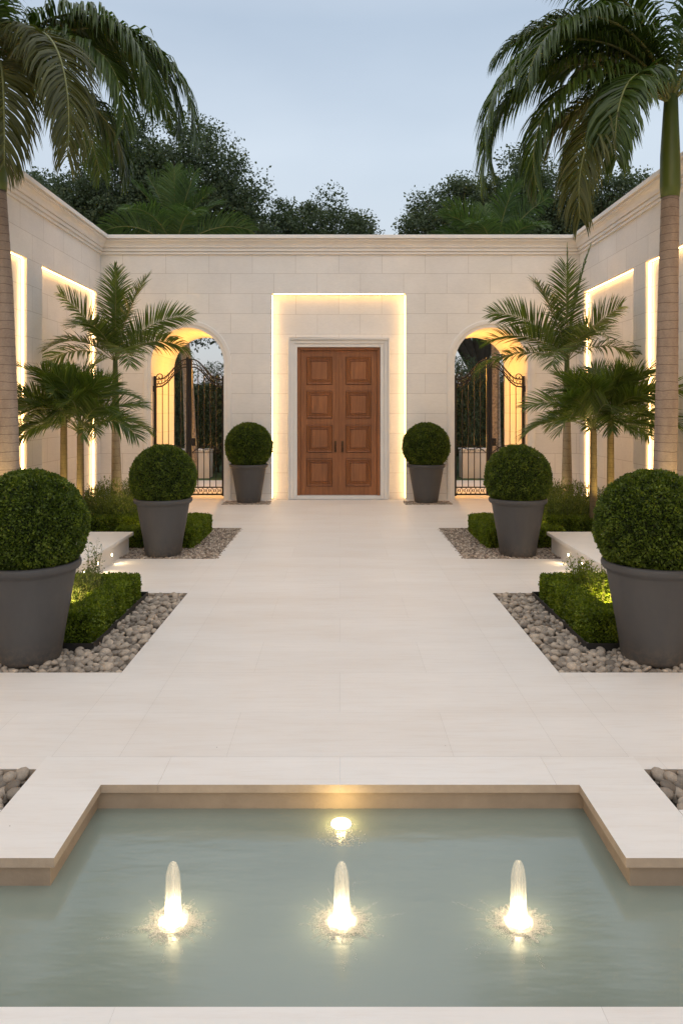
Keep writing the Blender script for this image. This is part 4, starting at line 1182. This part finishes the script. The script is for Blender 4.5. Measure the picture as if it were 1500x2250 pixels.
palm('palm_tree', -4.55, 20.5, 'distant palm seen through the left gate', 'palm tree', 'palms beyond the back wall',
     [(0, 0, -.02, .17), (0, 0, 2, .15), (0, 0, 3.9, .13)], M['far_bark'],
     [(a, 50, -70, 1.9, O(4.0)) for a in range(10, 370, 33)], .62, .03, 44, 133, **BK)

# ------------------------------------------------------------------ oaks beyond the wall
def oak(x, y, lobes, n, leaf, seed, label, trunk_h=3.0, tr=.35, mat='oak', name='oak_tree', clump=.62, cat='tree'):
    """lobes: (dx, dy, z, rx, ry, rz)"""
    rg = np.random.default_rng(seed)
    r = empty(name, (x, y, 0), label=label, cat=cat, group='dark trees beyond the back wall')
    vol = np.array([l[3]*l[5] for l in lobes]); pr = vol/vol.sum()
    nc = int(18*vol.sum()/(clump**2)*.55)
    L = np.array(lobes)[rg.choice(len(lobes), nc, p=pr)]
    D = unit(rg.normal(size=(nc, 3)))*(rg.random((nc, 1))**.38)
    C = L[:, :3]+D*L[:, 3:6]
    cr = clump*(.5+.7*rg.random(nc))
    i = rg.integers(0, nc, n)
    E = unit(rg.normal(size=(n, 3))); rr = cr[i]*rg.random(n)**.55
    P = C[i]+E*rr[:, None]*np.array([1, 1, .75])
    P += rg.normal(size=P.shape)*.05
    V, Fc = leafquads(P, E*.5, leaf, rg, .9, .6, .5)
    T = np.clip(.32+.35*rg.random(n)+.28*E[:, 2]*rr/cr[i]+(rg.random(nc)[i]-.5)*.35, 0, 1)
    link('crown', npmesh('crown', V, Fc, M[mat], tone=T), r)
    m = MB()
    m.tube([(0, 0, -.05), (.03, 0, trunk_h*.5), (0, 0, trunk_h)], [tr*1.25, tr, tr*.85], 12)
    for l in lobes:
        e_ = (l[0], l[1], l[2]-l[5]*.1)
        m.tube([(0, 0, trunk_h*.9), (l[0]*.45, l[1]*.45, trunk_h+(l[2]-trunk_h)*.4), e_], [tr*.6, tr*.38, tr*.16], 8)
        for q in range(7):
            dd = unit(rg.normal(size=(1, 3)))[0]*.85
            tip = (l[0]+dd[0]*l[3], l[1]+dd[1]*l[4], l[2]+dd[2]*l[5])
            mid = tuple((a+b)/2+rg.normal()*.15 for a, b in zip(e_, tip))
            m.tube([e_, mid, tip], [tr*.15, tr*.08, tr*.03], 5)
    m.build('trunk', M['bark'], r)
    return r
# ~ 72 px per metre of the photograph at 22 m
oak(-5.6, 22, [(-2.6, 0, 6.5, 1.6, 1.6, 1.7), (-1.2, .3, 8.0, 1.8, 1.8, 2.0), (-.6, 0, 9.2, 1.1, 1.2, 1.5), (1.0, 0, 8.4, 1.6, 1.6, 2.0), (2.0, 0, 7.6, 1.5, 1.5, 1.6), (.2, 0, 6.3, 2.6, 1.8, 1.9), (2.9, 0, 6.6, 1.0, 1.2, 1.2), (-1.8, 0, 5, 2.2, 1.5, 1.6), (1.6, 0, 5, 2, 1.5, 1.6)],
    150000, .085, 201, 'large dark oak rising behind the back wall on the left')
oak(-1.9, 24, [(-1.6, 0, 6.9, 1.3, 1.4, 1.6), (0, 0, 6.7, 1.6, 1.5, 1.6), (1.5, 0, 7.1, 1.3, 1.3, 1.5), (2.3, 0, 6.4, .9, 1.1, 1.3), (.4, 0, 4.6, 2.5, 1.5, 1.5)],
    110000, .085, 202, 'lower dark tree behind the back wall left of centre')
oak(4.4, 23, [(-1.5, 0, 6.8, 1.1, 1.3, 1.7), (-.3, 0, 7.4, 1.4, 1.4, 1.8), (1.2, 0, 7.6, 1.4, 1.5, 2.0), (.3, 0, 5.6, 2.3, 1.6, 1.8), (-1.9, 0, 5.6, .9, 1.2, 1.2)],
    120000, .085, 203, 'dark round tree behind the back wall on the right')
oak(8.2, 23.5, [(-1.6, 0, 7.5, 1.5, 1.5, 2.0), (0, 0, 7.4, 1.6, 1.5, 1.9), (1.5, 0, 7.2, 1.6, 1.5, 1.9), (0, 0, 5.2, 2.8, 1.5, 1.6), (-2.4, 0, 5.8, 1.0, 1.3, 1.6)],
    120000, .085, 204, 'dark tree behind the right corner of the courtyard')
oak(-9.4, 23, [(0, 0, 7.4, 1.6, 1.5, 1.6), (-1.2, 0, 7.0, 1.6, 1.5, 1.6), (1.4, 0, 7.4, 1.5, 1.5, 1.7), (.3, 0, 5.6, 2.6, 1.5, 1.7)], 110000, .085, 205, 'dark tree behind the left side wall')

# ------------------------------------------------------------------ garden beyond the gates
def planter(x0, x1, y, h, d, label):
    m = MB(); m.box(x0, x1, y, y+d, -.02, h-.03); r = empty('planter_wall', ((x0+x1)/2, y, 0), label=label, cat='planter wall')
    a = m.build('wall', M['render'], r, (-(x0+x1)/2, -y, 0))
    m = MB(); m.box(x0-.02, x1+.02, y-.02, y+d+.02, h-.03, h); m.build('cap', M['trim'], r, (-(x0+x1)/2, -y, 0), bevel=.004)
planter(-4.1, -3.16, 17.6, .68, .5, 'low rendered planter wall seen through the left gate')
planter(2.95, 4.3, 17.6, .70, .5, 'low rendered planter wall seen through the right gate')
def screen(x, y, w_, d_, h, seed, label, n=22000, name='bamboo_clump'):
    rg = np.random.default_rng(seed)
    r = empty(name, (x, y, 0), label=label, cat='bamboo', group='tall planting beyond the gates')
    m = MB(); P = []; 
    nb = 26
    tops = []
    for i in range(nb):
        a = (rg.uniform(-w_/2, w_/2), rg.uniform(-d_/2, d_/2)); hh = h*(.7+.35*rg.random()); b_ = (a[0]+rg.normal()*.22, a[1]+rg.normal()*.15)
        m.tube([(a[0], a[1], -.02), ((a[0]+b_[0])/2, (a[1]+b_[1])/2, hh*.55), (b_[0], b_[1], hh)], [.014, .011, .004], 6); tops.append((a, b_, hh))
    m.build('stems', M['small_trunk'], r)
    k = rg.integers(0, nb, n); A = np.array([t[0] for t in tops])[k]; B = np.array([t[1] for t in tops])[k]; H = np.array([t[2] for t in tops])[k]
    t = .08+.95*rg.random(n)**.85
    P = np.concatenate([A+(B-A)*t[:, None], (H*t)[:, None]], 1)+rg.normal(size=(n, 3))*np.array([.14, .12, .05])
    V, Fc = leafquads(P, np.tile([0, 0, -.25], (n, 1)), .10, rg, .6, .22, .5)
    link('foliage', npmesh('foliage', V, Fc, M['oak'], tone=np.clip(rg.normal(.5, .25, n), 0, 1)), r)
screen(-4.35, 18.9, 1.5, .9, 3.2, 301, 'tall bamboo screen behind the left gate')
screen(-2.9, 19.3, 1.5, .9, 2.7, 302, 'bamboo clump right of the planter beyond the left gate')
screen(3.35, 18.9, 1.3, .8, 2.9, 303, 'tall bamboo screen behind the right gate')
screen(4.6, 19.2, 1.3, .9, 2.9, 304, 'bamboo clump at the far right beyond the right gate')
screen(2.3, 19.8, 1.3, .9, 2.4, 305, 'thin bamboo beside the path beyond the right gate', 14000)
for x, sd, t in ((-2.62, 61, 'left'), (2.55, 62, 'right')):
    rg = np.random.default_rng(sd)
    r = empty('garden_urn', (x, 17.9, -.008), label='dark planted urn on the grass beyond the %s gate' % t, cat='urn')
    m = MB(); m.lathe([(.001, 0), (.16, 0), (.15, .04), (.09, .10), (.20, .24), (.24, .40), (.22, .42), (.001, .40)], 28); m.build('urn', M['edging'], r)
    P = unit(rg.normal(size=(2500, 3)))*np.array([.28, .28, .22])*rg.random((2500, 1))**.4+np.array([0, 0, .58])
    V, Fc = leafquads(P, P-np.array([0, 0, .5]), .05, rg, .7, .5); link('foliage', npmesh('foliage', V, Fc, M['box'], tone=rg.random(2500)), r)

# hedge mass closing the far garden
V = hedge('far_hedge', [(-14, 14, 26, 27.2, 2.4)], 500, .16, M['oak'], 401, bumpa=.08)
tag(link('far_hedge', V), label='dark high hedge closing the garden beyond the gates', cat='hedge')
